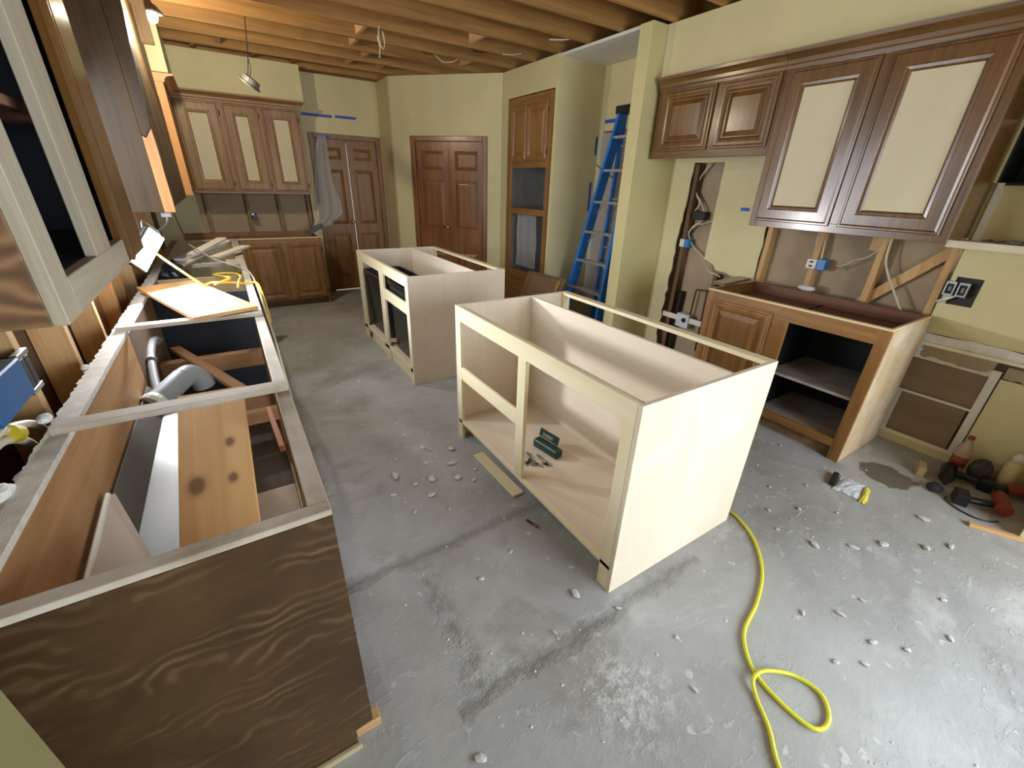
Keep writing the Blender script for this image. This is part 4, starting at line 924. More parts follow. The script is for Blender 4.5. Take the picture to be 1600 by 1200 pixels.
LD.box('top_cap', 3.445, 3.575, 3.24, 3.585, 2.165, 2.235, M_BLACK, None, 0.008)
for i in range(4):
    z = 0.4+0.5*i; t = z/2.15; LD.part('rear_bar', add_cyl(BM(), (3.60-0.06*t, 3.22+0.07*t, z), (3.60-0.06*t, 3.74-0.205*t, z), 0.012, seg=8), M_ALU)
bm = BM(); add_cyl(bm, (3.31, 3.63, 1.72), (3.55, 3.60, 1.60), 0.008, seg=6); LD.part('spreader', bm, M_ALU)
bm = BM(); add_cyl(bm, (3.31, 3.26, 1.72), (3.55, 3.28, 1.60), 0.008, seg=6); LD.part('spreader', bm, M_ALU)
for p in (pfar_b, pnr_b): LD.box('foot', p[0]-0.06, p[0]+0.05, p[1]-0.03, p[1]+0.03, 0.0, 0.05, M_BLACK, None, 0.004)

# cabinet drawer panels leaning by the oven cabinet
LP = Thing('leaning_panel', (2.72, 3.75, 0), 'brown cabinet panel with a pale strip leaning in front of the oven cabinet', 'panel')
Fp = Fr((2.62, 4.12, 0.0), (0.10, -0.62, 0), (0.42, 0.0, 1.0), (-1.0, -0.16, 0.42))
bm = BM(); Fp.box(bm, 0, 0.58, 0.0, 0.66, -0.02, 0); LP.part('panel', bm, wood('grey_brown', (96, 76, 56), (134, 108, 82), 1, 0.55, 9), None, 0.002)
bm = BM(); Fp.box(bm, 0.10, 0.50, 0.40, 0.63, 0.0, 0.018); LP.part('drawer_front', bm, wood('grey_brown2', (110, 84, 60), (142, 112, 84), 1, 0.5, 9), None, 0.003)
bm = BM(); Fp.box(bm, 0.50, 0.53, 0.0, 0.62, 0.0, 0.02); LP.part('edge_strip', bm, M_BRASS, None, 0.002)

# black bins in the far island
def bin_(name, x0, x1, y0, y1, z0, h, label):
    T = Thing(name, ((x0+x1)/2, (y0+y1)/2, z0), label, 'bin', 'black bins in the far island')
    bm = BM(); rings = []
    def ring(k, z, e=0.0):
        cx, cy, a, b2 = (x0+x1)/2, (y0+y1)/2, (x1-x0)/2*k+e, (y1-y0)/2*k+e; out = []
        for i in range(32):
            t = 2*PI*i/32; c, s_ = math.cos(t), math.sin(t)
            out.append(bm.verts.new((cx+a*math.copysign(abs(c)**0.28, c), cy+b2*math.copysign(abs(s_)**0.28, s_), z0+z)))
        return out
    for k, z, e in ((0.84, 0, 0), (0.86, 0.01, 0), (0.97, h-0.03, 0), (0.97, h-0.03, 0.012), (0.97, h, 0.012), (0.95, h, 0), (0.84, 0.03, -0.004)): rings.append(ring(k, z, e))
    for A, B in zip(rings, rings[1:]):
        for k in range(32): bm.faces.new((A[k], A[(k+1) % 32], B[(k+1) % 32], B[k]))
    bm.faces.new(rings[0][::-1]); bm.faces.new(rings[-1]); smooth_by_angle(T.part('body', bm, M_BLACK))
    for y in (y0, y1):
        sg = 1 if y == y1 else -1
        bm = BM(); add_tube(bm, [((x0+x1)/2-0.05, y-sg*0.004, z0+h-0.045), ((x0+x1)/2-0.04, y+sg*0.012, z0+h-0.05), ((x0+x1)/2+0.04, y+sg*0.012, z0+h-0.05), ((x0+x1)/2+0.05, y-sg*0.004, z0+h-0.045)], 0.006, 6); T.part('handle', bm, M_BLACK)
    return T
bin_('rubbish_bin', 1.06, 1.44, 3.80, 4.44, 0.135, 0.57, 'black bin in the far bay of the back island')
bin_('rubbish_bin', 1.06, 1.42, 3.075, 3.70, 0.135, 0.61, 'black bin in the near bay of the back island')

# stapler case with its lid up, and staple strips
SC = Thing('tool_case', (1.275, 1.59, 0.133), 'small dark green metal box with raised lid on the island floor', 'case')
Fs = Fr((1.245, 1.66, 0.1335), (0.03, -0.21, 0), (0, 0, 1), (-0.21, -0.03, 0))
bm = BM(); Fs.box(bm, 0, 0.185, 0.0, 0.050, -0.055, 0.0); SC.part('body', bm, M_GREEN, None, 0.005)
Fs2 = Fr(Fs.p(-0.005, 0.052, -0.05), (0.03, -0.21, 0), (0.22, 0.0, 1), (-1, -0.14, 0.22))
bm = BM(); Fs2.box(bm, 0.0, 0.150, 0.0, 0.050, -0.008, 0.0); SC.part('lid', bm, M_GREEN, None, 0.003)
bm = BM(); Fs2.box(bm, 0.03, 0.11, 0.012, 0.032, 0.0, 0.002); SC.part('label_plate', bm, M_STEEL)
for i in range(16):
    r = random.Random(50+i); x, y = 1.155+r.uniform(-0.055, 0.055), 1.545+r.uniform(-0.09, 0.06); a = r.uniform(0, PI)
    L, wd = r.uniform(0.03, 0.06), r.uniform(0.010, 0.016)
    lvl = 0.1335 + (0.006 if i % 3 == 0 else 0.0)
    bm = BM(); Mx = Matrix.Translation((x, y, lvl)) @ Matrix.Rotation(a, 4, 'Z')
    add_box(bm, -L/2, L/2, -wd/2, wd/2, 0.0, 0.005, Mx); thing_mesh('staple_strip', bm, M_STEEL, (x, y, lvl), 'small silver staple strip in the heap beside the green box', 'staples', 'silver staple strips')

# thin board on the floor under the island front
board('floor_strip', POPLAR(1), (0.065, 0.44, 0.012), frameM((1.02, 1.685, 0.007), (1, 0.02, 0), (-0.02, 1, 0)), 'thin pale strip of wood on the floor under the near island', 'board')
# red marker
MK = Thing('marker', (0.966, 1.25, 0.0), 'small red and black marker lying on the concrete', 'marker')
MK.part('body', add_cyl(BM(), (0.955, 1.285, 0.008), (0.968, 1.245, 0.008), 0.006, seg=10), M_DARK); MK.part('cap', add_cyl(BM(), (0.968, 1.245, 0.008), (0.975, 1.222, 0.008), 0.007, seg=10), M_RED)

# --- yellow cord on the floor
cp = [(1.70, 1.02), (1.86, 0.88), (1.905, 0.785), (1.838, 0.636), (1.69, 0.506), (1.515, 0.427), (1.35, 0.383), (1.271, 0.331), (1.225, 0.269), (1.208, 0.184), (1.214, 0.097), (1.248, 0.066), (1.304, 0.073), (1.351, 0.12), (1.335, 0.195), (1.258, 0.253), (1.195, 0.263), (1.156, 0.229), (1.101, 0.156), (1.03, 0.089), (0.96, -0.02), (0.90, -0.16), (0.93, -0.34)]
pts = [(x, y, 0.0075 + (0.013 if i in (15, 16) else 0.0)) for i, (x, y) in enumerate(cp)]
thing_mesh('extension_cord', add_tube(BM(), pts, 0.0068, 8, 8), M_YCORD, (1.905, 0.785, 0), 'bright yellow extension cord looping over the bare floor', 'cord', smooth=True)

# --- cords on the left run
c1 = [(-0.372, 3.085, 1.115), (-0.31, 3.06, 1.05), (-0.235, 3.03, 0.975), (-0.185, 3.02, 0.930), (-0.15, 3.06, 0.932), (-0.10, 3.04, 0.932), (-0.05, 3.09, 0.920), (0.01, 3.18, 0.892), (0.075, 3.20, 0.888), (0.093, 3.10, 0.88), (0.096, 2.82, 0.84), (0.09, 2.55, 0.80)]
thing_mesh('light_cord', add_tube(BM(), c1, 0.0065, 8), M_YCORD2, c1[0], 'yellow cord running from the work light over the birch panel', 'cord', smooth=True)
c2 = [(-0.02, 2.86, 0.935), (-0.010, 3.06, 0.93), (0.005, 3.25, 0.92), (-0.015, 3.48, 0.90), (-0.08, 3.60, 0.888), (-0.15, 3.59, 0.885), (-0.09, 3.36, 0.91), (-0.055, 3.14, 0.935), (-0.13, 2.97, 0.938)]
thing_mesh('light_cord', add_tube(BM(), c2, 0.0065, 8), M_YCORD2, c2[0], 'coiled slack yellow cord lying on the pale partition', 'cord', smooth=True)
c3 = [(-0.50, 6.2, 1.22), (-0.46, 6.05, 1.20), (-0.42, 5.70, 1.06), (-0.33, 4.85, 0.965), (-0.277, 4.35, 0.985), (-0.21, 4.10, 0.97), (-0.13, 3.95, 0.93), (-0.013, 3.84, 0.895), (0.065, 3.60, 0.885), (0.082, 3.10, 0.87), (0.08, 2.64, 0.84), (0.09, 2.40, 0.70), (0.10, 2.30, 0.40)]
thing_mesh('cable', add_tube(BM(), c3, 0.006, 8), M_CABLE, c3[0], 'pale cable draped from the corner over the front rail', 'cord', smooth=True)

# --- left wall blue box and cables
BBX = Thing('outlet_box', (-0.58, 1.5, 0.96), 'large blue electrical box on a stud of the left wall', 'electrical box')
bm = BM(); add_box(bm, -0.60, -0.545, 1.36, 1.585, 0.95, 1.055); BBX.part('body', bm, M_BLUED, None, 0.004)
for (a, b2) in ((1.590, 1.625), (1.628, 1.66)):
    bm = BM(); add_box(bm, -0.60, -0.550, a, b2, 0.955, 1.045); BBX.part('device', bm, M_DARK, None, 0.005)
for zz in (0.948, 1.05):
    bm = BM(); add_box(bm, -0.565, -0.548, 1.588, 1.665, zz-0.008, zz+0.008); BBX.part('ear', bm, M_STEEL, None, 0.002)
w = [[(-0.56, 1.18, 0.95), (-0.56, 1.35, 0.945), (-0.56, 1.48, 0.905), (-0.565, 1.56, 0.86), (-0.57, 1.60, 0.80), (-0.58, 1.61, 0.70)], [(-0.56, 1.18, 0.935), (-0.56, 1.34, 0.925), (-0.56, 1.43, 0.885), (-0.565, 1.49, 0.83), (-0.57, 1.51, 0.78), (-0.58, 1.53, 0.66)]]
for i, p in enumerate(w):
    thing_mesh('wall_cable', add_tube(BM(), p, 0.011, 8), M_CABLE, p[0], ('upper' if i == 0 else 'lower') + ' of the two thick cables below the large blue box', 'cable', smooth=True)
bm = BM(); add_cyl(bm, (-0.557, 1.385, 0.927), (-0.557, 1.420, 0.908), 0.023, seg=12); thing_mesh('tape_wrap', bm, plain('yellow_tape', (190, 168, 40), 0.5), (-0.557, 1.4, 0.915), 'yellow tape wrapped around the two thick cables', 'tape')

# --- right wall rough-in
def small_box(name, y0, y1, z0, z1, label, gap=0.0):
    T = Thing(name, (3.59, (y0+y1)/2, z0), label, 'electrical box', 'blue outlet boxes in the right wall')
    ym = y0 + (y1-y0)*0.45
    bm = BM(); add_box(bm, 3.560, 3.63, y0, ym, z0, z1); T.part('body', bm, M_BLUE, None, 0.003)
    bm = BM(); add_box(bm, 3.545, 3.572, ym+0.002, y1, z0+0.004, z1-0.004); d = T.part('receptacle', bm, M_WHITE, None, 0.003)
    for dz in (0.3, 0.7):
        bm = BM(); add_box(bm, 3.543, 3.546, ym+0.02, y1-0.02, z0+(z1-z0)*dz-0.006, z0+(z1-z0)*dz+0.006); T.part('slot', bm, M_DARK, d)
small_box('outlet_box', 1.400, 1.515, 1.018, 1.092, 'blue outlet box on the stud under the large wall cabinet')
small_box('outlet_box', 2.555, 2.635, 1.03, 1.105, 'small blue outlet box in the tall wall opening')
bm = BM(); add_box(bm, 3.575, 3.64, 2.455, 2.585, 1.275, 1.345); thing_mesh('black_box', bm, M_BLACK, (3.6, 2.5, 1.275), 'black junction box in the tall wall opening', 'electrical box', bevel=0.004)
GB = Thing('gang_box', (3.53, 0.67, 0.99), 'grey two-gang metal box with bare wires by the wall cut-out', 'electrical box')
for (a, b2) in ((0.682, 0.728), (0.625, 0.672)):
    bm = BM()
    for q in ((a, b2, 1.065, 1.078), (a, b2, 0.997, 1.008), (a, a+0.008, 1.008, 1.065), (b2-0.008, b2, 1.008, 1.065)): add_box(bm, 3.520, 3.548, *q)
    GB.part('frame', bm, M_STEEL)
    bm = BM(); add_box(bm, 3.530, 3.548, a+0.009, b2-0.009, 1.009, 1.064); GB.part('device', bm, M_DARK, None, 0.002)
    bm = BM(); add_box(bm, 3.524, 3.531, a+0.016, b2-0.016, 1.022, 1.050); GB.part('face', bm, plain('device_grey', (120, 126, 122), 0.4), None, 0.002)
for i in range(3):
    bm = BM(); add_tube(bm, [(3.535, 0.69-0.012*i, 0.998), (3.525, 0.71-0.008*i, 0.975), (3.54, 0.735-0.006*i, 0.955), (3.56, 0.742, 0.945)], 0.004, 6); GB.part('wire', bm, M_WHITE)
for (pts, r, lab) in (
    ([(3.60, 2.650, 1.73), (3.60, 2.648, 1.603), (3.60, 2.625, 1.526), (3.60, 2.564, 1.45), (3.60, 2.486, 1.349), (3.60, 2.498, 1.268), (3.60, 2.579, 1.19), (3.60, 2.62, 1.105)], 0.006, 'left of the two cables twisting down the tall wall opening'),
    ([(3.61, 2.521, 1.73), (3.61, 2.60, 1.604), (3.61, 2.615, 1.50), (3.61, 2.553, 1.409), (3.61, 2.60, 1.314), (3.61, 2.615, 1.174), (3.61, 2.529, 1.044), (3.61, 2.449, 0.998), (3.61, 2.387, 0.95)], 0.006, 'right of the two cables twisting down the tall wall opening'),
    ([(3.60, 2.37, 1.275), (3.60, 2.472, 1.244), (3.60, 2.554, 1.226), (3.60, 2.61, 1.147)], 0.004, 'thin cable branching sideways below the black junction box'),
    ([(3.60, 1.520, 1.31), (3.60, 1.515, 1.19), (3.60, 1.50, 1.09)], 0.006, 'left cable dropping into the blue outlet box'),
    ([(3.59, 1.475, 1.31), (3.59, 1.455, 1.18), (3.59, 1.445, 1.09)], 0.006, 'right cable dropping into the blue outlet box'),
    ([(3.58, 1.085, 1.31), (3.565, 1.067, 1.147), (3.565, 1.011, 1.034), (3.565, 0.949, 0.943), (3.56, 0.885, 0.85)], 0.0075, 'thick white cable curving down past the diagonal brace'),
    ([(3.57, 1.105, 1.24), (3.568, 1.161, 1.154), (3.568, 1.24, 1.113), (3.568, 1.29, 1.07), (3.568, 1.335, 1.062)], 0.003, 'thin bare wire sticking out beside the stud'),
    ([(3.60, 2.33, 0.90), (3.58, 2.30, 0.86), (3.56, 2.22, 0.85), (3.555, 2.16, 0.835)], 0.006, 'pale cable stub under the drywall edge')):
    thing_mesh('wall_cable', add_tube(BM(), pts, r, 8), M_CABLE, pts[0], lab, 'cable', 'cables in the right wall', smooth=True)
WN = [(3.568, 1.335, 1.062), (3.56, 1.30, 1.045)]
for (p, q, lab) in (((3.568, 1.335, 1.064), (3.562, 1.362, 1.055), 'upper red wire nut on the thin bare wire'), ((3.568, 1.318, 1.058), (3.562, 1.335, 1.038), 'lower red wire nut on the thin bare wire')):
    thing_mesh('wire_nut', add_cyl(BM(), p, q, 0.006, 0.009, 8), plain('nut_red', (150, 80, 60), 0.5), p, lab, 'wire nut')
# ice-maker valve box with copper pipes
VB = Thing('valve_bracket', (3.58, 2.45, 0.30), 'white valve box with copper pipe on a white bar in the wall opening', 'valve box')
bm = BM(); add_box(bm, 3.555, 3.568, 2.24, 2.68, 0.355, 0.405); VB.part('bar', bm, M_WHITE, None, 0.002)
bm = BM(); add_box(bm, 3.545, 3.60, 2.37, 2.51, 0.30, 0.43); VB.part('box', bm, plain('pvc_white', (214, 216, 222), 0.4), None, 0.004)
bm = BM(); add_lathe(bm, (3.54, 2.42, 0.375), [(0.022, -0.006), (0.022, 0.004), (0.008, 0.006), (0.008, 0.018)], 12, (-1, 0, 0)); VB.part('valve', bm, M_DARK)
bm = BM(); add_tube(bm, [(3.60, 2.40, 0.43), (3.60, 2.395, 0.62), (3.60, 2.390, 0.665), (3.60, 2.375, 0.675), (3.60, 2.30, 0.678), (3.60, 2.285, 0.67), (3.60, 2.28, 0.64), (3.60, 2.265, 0.10)], 0.008, 8, 4); VB.part('copper_pipe', bm, M_COPPER, smooth=True)
bm = BM(); add_cyl(bm, (3.62, 2.565, 0.0), (3.62, 2.555, 0.62), 0.028, seg=12); thing_mesh('waste_pipe', bm, M_DARK, (3.62, 2.57, 0.0), 'dark vertical waste pipe behind the white valve box', 'pipe', smooth=False)
thing_mesh('foam_lump', blob((3.53, 1.455, 0.885), (0.03, 0.062, 0.022), 9, 0.2, 18, 12), M_MUD, (3.53, 1.455, 0.87), 'white plaster lump on the rear edge of the right base cabinet', 'plaster')
board('oak_wedge', OAK(0), (0.42, 0.10, 0.02), frameM((3.30, 1.90, 0.872), (1, 0.1, 0), (0, 1, 0)), 'brown wedge of old counter lying on the base cabinet corner', 'offcut')

# --- painter's tape
def tape(Fm, u0, u1, v0, v1, label):
    bm = BM(); Fm.box(bm, u0, u1, v0, v1, 0.0006, 0.0016); thing_mesh('tape_strip', bm, M_TAPE, Fm.p((u0+u1)/2, v0, 0), label, 'tape', "strips of blue painter's tape")
FBW = Fr((0, 6.65, 0), (1, 0, 0), (0, 0, 1), (0, -1, 0)); FAL = Fr((3.65, 4.0, 0), (0, -1, 0), (0, 0, 1), (-1, 0, 0)); FAS = Fr((3.05, 4.0, 0), (1, 0, 0), (0, 0, 1), (0, -1, 0)); FRW = Fr((3.55, 0, 0), (0, -1, 0), (0, 0, 1), (-1, 0, 0))
tape(FBW, 1.065, 1.43, 2.215, 2.245, 'longer blue tape strip above the dark double door')
tape(FBW, 1.47, 1.735, 2.220, 2.250, 'shorter blue tape strip above the dark double door')
tape(FAL, 0.07, 0.24, 2.13, 2.165, 'blue tape strip high on the alcove back wall')
tape(FAS, 0.555, 0.585, 1.83, 2.01, 'upper upright blue tape strip on the alcove side wall')
tape(FAS, 0.530, 0.560, 1.26, 1.56, 'lower upright blue tape strip on the alcove side wall')
tape(FRW, -2.12, -2.045, 1.375, 1.40, 'short blue tape piece on the cream wall under the cabinets')
FD1c = Fr((1.165, 6.633, 0), (1, 0, 0), (0, 0, 1), (0, -1, 0))
tape(FD1c, 0.06, 0.20, 1.985, 2.012, 'blue tape on the dark door casing holding the plastic')
# plastic sheet gathered on the door
bm = BM(); G = []
prof_l = [(1.21, 2.00), (1.16, 1.85), (1.10, 1.50), (1.07, 1.20), (1.02, 1.02), (0.93, 0.86)]
prof_r = [(1.30, 2.00), (1.31, 1.85), (1.32, 1.48), (1.38, 1.20), (1.37, 1.08), (1.20, 0.93)]
for i in range(31):
    t = i/30*5; k = min(int(t), 4); f = t-k; row = []
    L = [prof_l[k][j]+(prof_l[k+1][j]-prof_l[k][j])*f for j in (0, 1)]; Rr = [prof_r[k][j]+(prof_r[k+1][j]-prof_r[k][j])*f for j in (0, 1)]
    for j in range(25):
        a = j/24; row.append(bm.verts.new((L[0]+(Rr[0]-L[0])*a, 6.565+0.022*math.sin(a*19+t*0.7)+0.012*math.sin(a*41+t*2.2)-0.03*t*0.4, L[1]+(Rr[1]-L[1])*a)))
    G.append(row)
for i in range(30):
    for j in range(24): bm.faces.new((G[i][j], G[i][j+1], G[i+1][j+1], G[i+1][j]))
thing_mesh('plastic_sheet', bm, M_FILM, (1.2, 6.56, 0.86), 'clear plastic sheet gathered and taped over the dark double door', 'plastic sheet', smooth=True)
thing_mesh('plastic_sheet', wavy_sheet(Fr((3.645, 3.96, 0), (0, -1, 0), (0, 0, 1), (-1, 0, 0)), 0.0, 0.95, 0.02, 2.04, 0.012, 40, 16, 0.006, 8), M_FILM, (3.64, 3.5, 0), 'clear plastic sheet covering the doorway behind the ladder', 'plastic sheet', smooth=True)
board('scraper', plain('scraper_grey', (74, 82, 90), 0.5), (0.20, 0.03, 0.06), frameM((0.99, 6.40, 0.90), (0.9, 0, 0.45), (0, 1, 0)), 'dark grey bar resting at the end of the back base cabinet', 'bar')
# outlet on the back studs
OB2 = Thing('outlet_box', (0.27, 6.63, 1.0), 'small black outlet box on a stud of the stripped back wall', 'electrical box')
bm = BM(); add_box(bm, 0.29, 0.345, 6.60, 6.66, 1.00, 1.075); OB2.part('body', bm, M_BLACK, None, 0.004)
bm = BM(); add_box(bm, 0.288, 0.318, 6.592, 6.599, 1.06, 1.078); OB2.part('ear', bm, M_STEEL)

# --- right corner tool heap
BT = Thing('soda_bottle', (3.44, 0.30, 0), 'clear plastic bottle with red cap and label in the tool corner', 'bottle')
M_BOT = plain('bottle_plastic', (176, 150, 130), 0.2)
bm = BM(); add_lathe(bm, (3.44, 0.30, 0.0), [(0.030, 0), (0.036, 0.01), (0.037, 0.10), (0.035, 0.115), (0.037, 0.13), (0.036, 0.17), (0.020, 0.215), (0.013, 0.23), (0.013, 0.24)], 18); BT.part('body', bm, M_BOT, smooth=True)
bm = BM(); add_lathe(bm, (3.44, 0.30, 0.0), [(0.0382, 0.06), (0.0382, 0.125)], 18); BT.part('label', bm, M_RED, smooth=True)
bm = BM(); add_lathe(bm, (3.44, 0.30, 0.0), [(0.0155, 0.238), (0.0155, 0.258)], 14); BT.part('cap', bm, M_RED)
def drill(name, c, ang, bodymat, label, tilt=0.0):
    T = Thing(name, c, label, 'power tool')
    R_ = Matrix.Translation(c) @ Matrix.Rotation(ang, 4, 'Z') @ Matrix.Rotation(tilt, 4, 'X')
    def P(x, y, z): return R_ @ Vector((x, y, z))
    bm = BM(); add_cyl(bm, P(-0.09, 0, 0.045), P(0.06, 0, 0.045), 0.036, 0.034, 14); smooth_by_angle(T.part('motor_body', bm, bodymat))
    bm = BM(); add_cyl(bm, P(0.06, 0, 0.045), P(0.10, 0, 0.045), 0.030, 0.022, 14); add_cyl(bm, P(0.10, 0, 0.045), P(0.14, 0, 0.045), 0.020, 0.013, 12); T.part('chuck', bm, M_DARK)
    bm = BM(); add_tube(bm, [P(-0.04, 0.02, 0.04), P(-0.06, 0.08, 0.035), P(-0.07, 0.135, 0.032)], 0.020, 10); T.part('handle', bm, M_BLACK, smooth=True)
    bm = BM(); add_box(bm, -0.12, -0.02, 0.13, 0.19, 0.0, 0.065, R_); T.part('battery', bm, M_BLACK, None, 0.006)
drill('drill', (3.22, 0.06, 0.0), 0.3, M_RED, 'red and black cordless drill lying in the corner heap')
drill('drill', (3.30, 0.30, 0.0), 3.3, M_BLACK, 'black cordless driver lying behind the red drill')
RS = Thing('reciprocating_saw', (3.40, 0.08, 0), 'dark red corded saw lying against the wall in the tool corner', 'power tool')
bm = BM(); add_tube(bm, [(3.49, -0.02, 0.045), (3.44, 0.03, 0.055), (3.39, 0.08, 0.05)], lambda t: 0.040-0.010*t, 12); RS.part('body', bm, M_RED, smooth=True)
bm = BM(); add_tube(bm, [(3.39, 0.08, 0.05), (3.365, 0.11, 0.045)], lambda t: 0.030-0.010*t, 10); RS.part('boot', bm, M_BLACK, smooth=True)
bm = BM(); add_box(bm, 3.360, 3.364, 0.10, 0.165, 0.036, 0.054); RS.part('blade', bm, M_STEEL)
thing_mesh('tool_bag', blob((3.465, 0.205, 0.07), (0.06, 0.055, 0.07), 13, 0.3, 22, 14, 0.15), plain('bag_grey', (62, 58, 56), 0.7), (3.43, 0.19, 0), 'slumped dark grey tool bag behind the drills', 'bag')
thing_mesh('rag', blob((3.11, 0.30, 0.022), (0.05, 0.04, 0.028), 17, 0.4, 20, 12, 0.3), plain('rag_dark', (46, 46, 48), 0.9), (3.16, 0.20, 0), 'dark crumpled rag at the front of the tool heap', 'rag')
GT = Thing('glue_pot', (3.49, 0.10, 0), 'small cream pot with a white lid by the wall behind the tools', 'pot')
bm = BM(); add_lathe(bm, (3.49, 0.10, 0.0), [(0.034, 0), (0.036, 0.01), (0.036, 0.16), (0.024, 0.185)], 16); GT.part('body', bm, plain('pot_cream', (206, 190, 140), 0.4), smooth=True)
bm = BM(); add_lathe(bm, (3.49, 0.10, 0.0), [(0.022, 0.184), (0.022, 0.215), (0.010, 0.235)], 14); GT.part('lid', bm, M_WHITE, smooth=True)
pc = [(3.09, 0.24, 0.006), (3.05, 0.23, 0.006), (3.01, 0.17, 0.006), (3.00, 0.10, 0.006), (3.03, 0.05, 0.006), (3.07, 0.03, 0.006)]
thing_mesh('black_cable', add_tube(BM(), pc, 0.004, 6), M_BLACK, pc[0], 'thin black cord curling out of the tool heap onto the floor', 'cord', smooth=True)
board('wood_scrap', STUD(1), (0.03, 0.26, 0.018), frameM((2.96, -0.01, 0.010), (1, 0.5, 0), (-0.5, 0.9, 0)), 'pale wood sliver on the floor in front of the tools', 'offcut')
board('wood_block', M_CARD, (0.10, 0.035, 0.06), frameM((3.25, 0.405, 0.031), (1, 0.3, 0), (-0.3, 1, 0)), 'small tan block at the back edge of the tool heap', 'offcut')

# wrapper on the floor
WP = Thing('packet', (2.70, 0.57, 0), 'crumpled white and yellow packet lying on the floor by the base cabinet', 'packet')
Fw = Fr((2.60, 0.61, 0.002), (0.03, -0.17, 0), (0.17, 0.04, 0), (0, 0, 1))
def pad(u0, u1, v0, v1, h):
    bm = BM(); G = []
    for i in range(9):
        G.append([bm.verts.new(Fw.p(u0+(u1-u0)*i/8, v0+(v1-v0)*j/6, h*(math.sin(PI*i/8)*math.sin(PI*j/6))**0.5+random.uniform(0, 0.006))) for j in range(7)])
    for i in range(8):
        for j in range(6): bm.faces.new((G[i][j], G[i+1][j], G[i+1][j+1], G[i][j+1]))
    bb = [Fw.p(u0, v0, -0.001), Fw.p(u1, v0, -0.001), Fw.p(u1, v1, -0.001), Fw.p(u0, v1, -0.001)]
    bm.faces.new([bm.verts.new(p) for p in bb]); return bm
WP.part('pouch', pad(0.0, 0.135, 0.0, 0.185, 0.022), plain('packet_white', (206, 212, 222), 0.35, var=0.15, scale=20), None, 0)
WP.part('yellow_end', pad(0.128, 0.162, -0.02, 0.17, 0.02), plain('packet_yellow', (222, 214, 90), 0.4))
bm = BM(); Fw.box(bm, -0.022, 0.006, 0.03, 0.17, 0.0, 0.024); WP.part('dark_end', bm, M_DARK, None, 0.004)

# debris on the niche ledge
bm = BM()
for i in range(90):
    x, y = random.uniform(3.46, 3.575), random.uniform(-0.25, 0.66); s = random.uniform(0.006, 0.020)
    bmesh.ops.create_icosphere(bm, subdivisions=1, radius=s, matrix=Matrix.Translation((x, y, 1.307+s*0.5)) @ Matrix.Rotation(random.uniform(0, 3), 4, 'Z') @ Matrix.Diagonal((1, 1.8, 0.6, 1)))
o = obj('ledge_debris', bm, M_DUSTD, origin=Vector((3.52, 0.2, 1.305))); tag(o, 'grey dust and rubble heaped on the niche ledge', 'debris', kind='stuff')

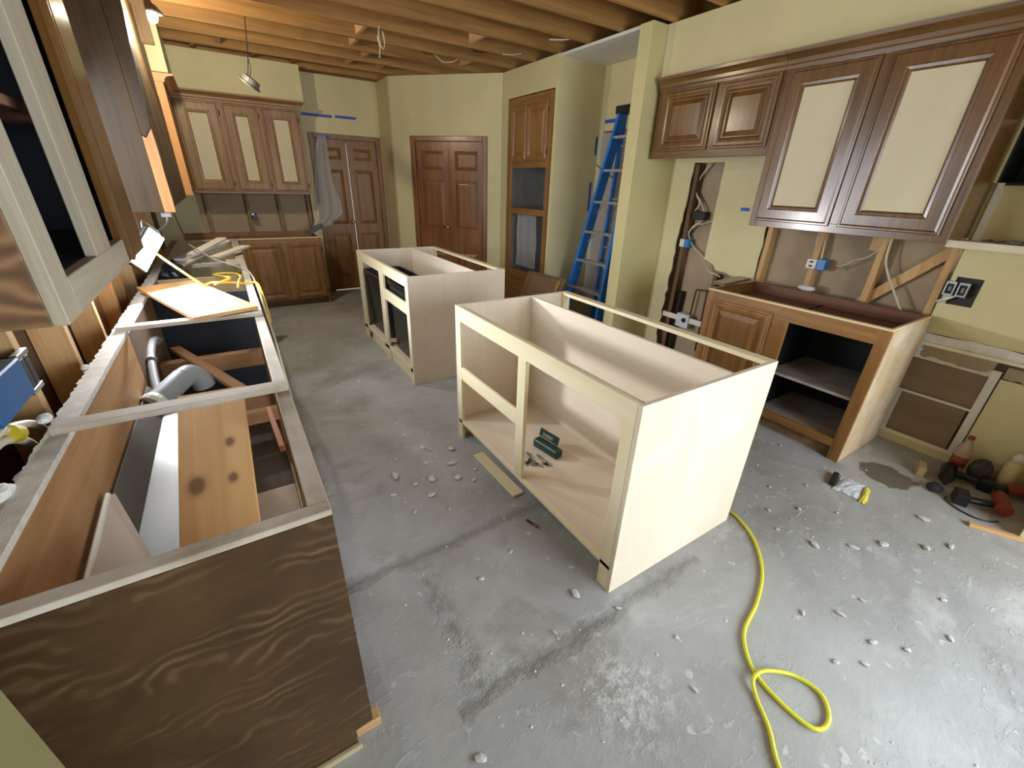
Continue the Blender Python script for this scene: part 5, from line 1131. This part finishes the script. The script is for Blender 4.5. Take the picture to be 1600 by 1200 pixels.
# plaster chips on the floor
def chip(r):
    bm = BM(); bmesh.ops.create_icosphere(bm, subdivisions=1, radius=1.0)
    for v in bm.verts: v.co *= r.uniform(0.75, 1.2)
    return bm
CH = []
for i in range(6):
    r = random.Random(i); bm = chip(r); me = bpy.data.meshes.new('plaster_chip'); bm.to_mesh(me); bm.free(); me.materials.append(M_CHIP); CH.append(me)
spots = [(0.896, 2.042, .030), (0.832, 1.902, .030), (0.804, 1.758, .028), (0.51, 1.949, .030), (0.676, 1.82, .026), (0.746, 2.144, .020), (0.62, 1.70, .022), (0.58, 1.83, .018), (0.70, 1.98, .018), (0.78, 2.10, .016), (0.56, 2.10, .014), (0.45, 1.80, .016), (0.88, 1.70, .016), (0.93, 1.78, .014), (0.66, 1.55, .014), (0.50, 1.62, .014),
         (0.894, 0.834, .022), (1.0, 0.70, .014), (1.62, 0.30, .014), (1.75, 0.22, .016), (1.72, 0.10, .018), (1.80, 0.02, .016), (1.60, 0.08, .014), (1.52, 0.14, .016), (2.05, 0.45, .022), (2.2, 0.35, .020), (2.35, 0.28, .024), (2.5, 0.16, .026), (2.62, 0.10, .020), (2.75, 0.24, .024), (2.1, 0.7, .014), (2.25, 0.62, .016), (2.0, 0.60, .012), (1.9, 0.2, .012), (2.4, 0.5, .012), (2.0, -0.05, .014), (2.2, 0.02, .014), (2.82, 1.2, .014), (2.8, 1.0, .012), (1.1, 0.5, .012), (1.0, 0.35, .014), (0.72, 0.75, .012), (0.60, 1.10, .014), (0.78, 1.16, .012), (0.30, 0.56, .020), (0.70, 2.5, .012), (0.85, 2.8, .012), (0.5, 2.6, .012), (2.3, 0.8, .012), (2.5, 0.7, .014)]
for i, (x, y, s) in enumerate(spots):
    r = random.Random(100+i)
    o = bpy.data.objects.new('plaster_chip', CH[i % 6]); COL.objects.link(o)
    o.scale = (s*r.uniform(0.8, 1.3), s*r.uniform(0.5, 0.9), s*0.35); o.rotation_euler = (0, 0, r.uniform(0, 6.28)); o.location = (x, y, s*0.30)
    tag(o, 'small pale plaster chip lying on the concrete floor', 'plaster chip', 'plaster chips on the floor')
bm = BM(); r = random.Random(5)
for i in range(320):
    x, y = (r.uniform(0.2, 3.4), r.uniform(-0.4, 3.0)); s = r.uniform(0.0015, 0.004)
    if 0.95 < x < 1.9 and 0.7 < y < 2.25: continue
    if (x > 2.85 and y > 0.68) or (2.5 < x < 2.92 and 0.38 < y < 0.78) or (x > 2.92 and y < 0.42): continue
    bmesh.ops.create_cone(bm, cap_ends=True, segments=5, radius1=s*1.5, radius2=s*0.5, depth=s, matrix=Matrix.Translation((x, y, s*0.5)) @ Matrix.Rotation(r.uniform(0, 6), 4, 'Z') @ Matrix.Diagonal((1, r.uniform(0.5, 1.6), 1, 1)))
o = obj('floor_grit', bm, M_CHIP, origin=Vector((1.8, 1.0, 0))); tag(o, 'fine plaster grit scattered over the concrete floor', 'grit', kind='stuff')

# fluffy plaster lumps along the dusty rear edge
for i, (x, y, z, r, lab) in enumerate(((-0.530, 1.17, 0.885, 0.026, 'largest white plaster lump on the dusty edge near the cables'), (-0.515, 1.47, 0.915, 0.016, 'white plaster lump where the near bar meets the dusty edge'), (-0.528, 1.95, 0.882, 0.014, 'small white plaster crumb on the dusty edge beyond the bar'), (-0.512, 1.02, 0.885, 0.016, 'white plaster crumb at the near end of the dusty edge'))):
    thing_mesh('plaster_lump', blob((x, y, z), (r, r*1.5, r*0.8), 30+i, 0.35, 14, 10), M_MUD, (x, y, z-r*0.6), lab, 'plaster', 'plaster lumps on the dusty edge')
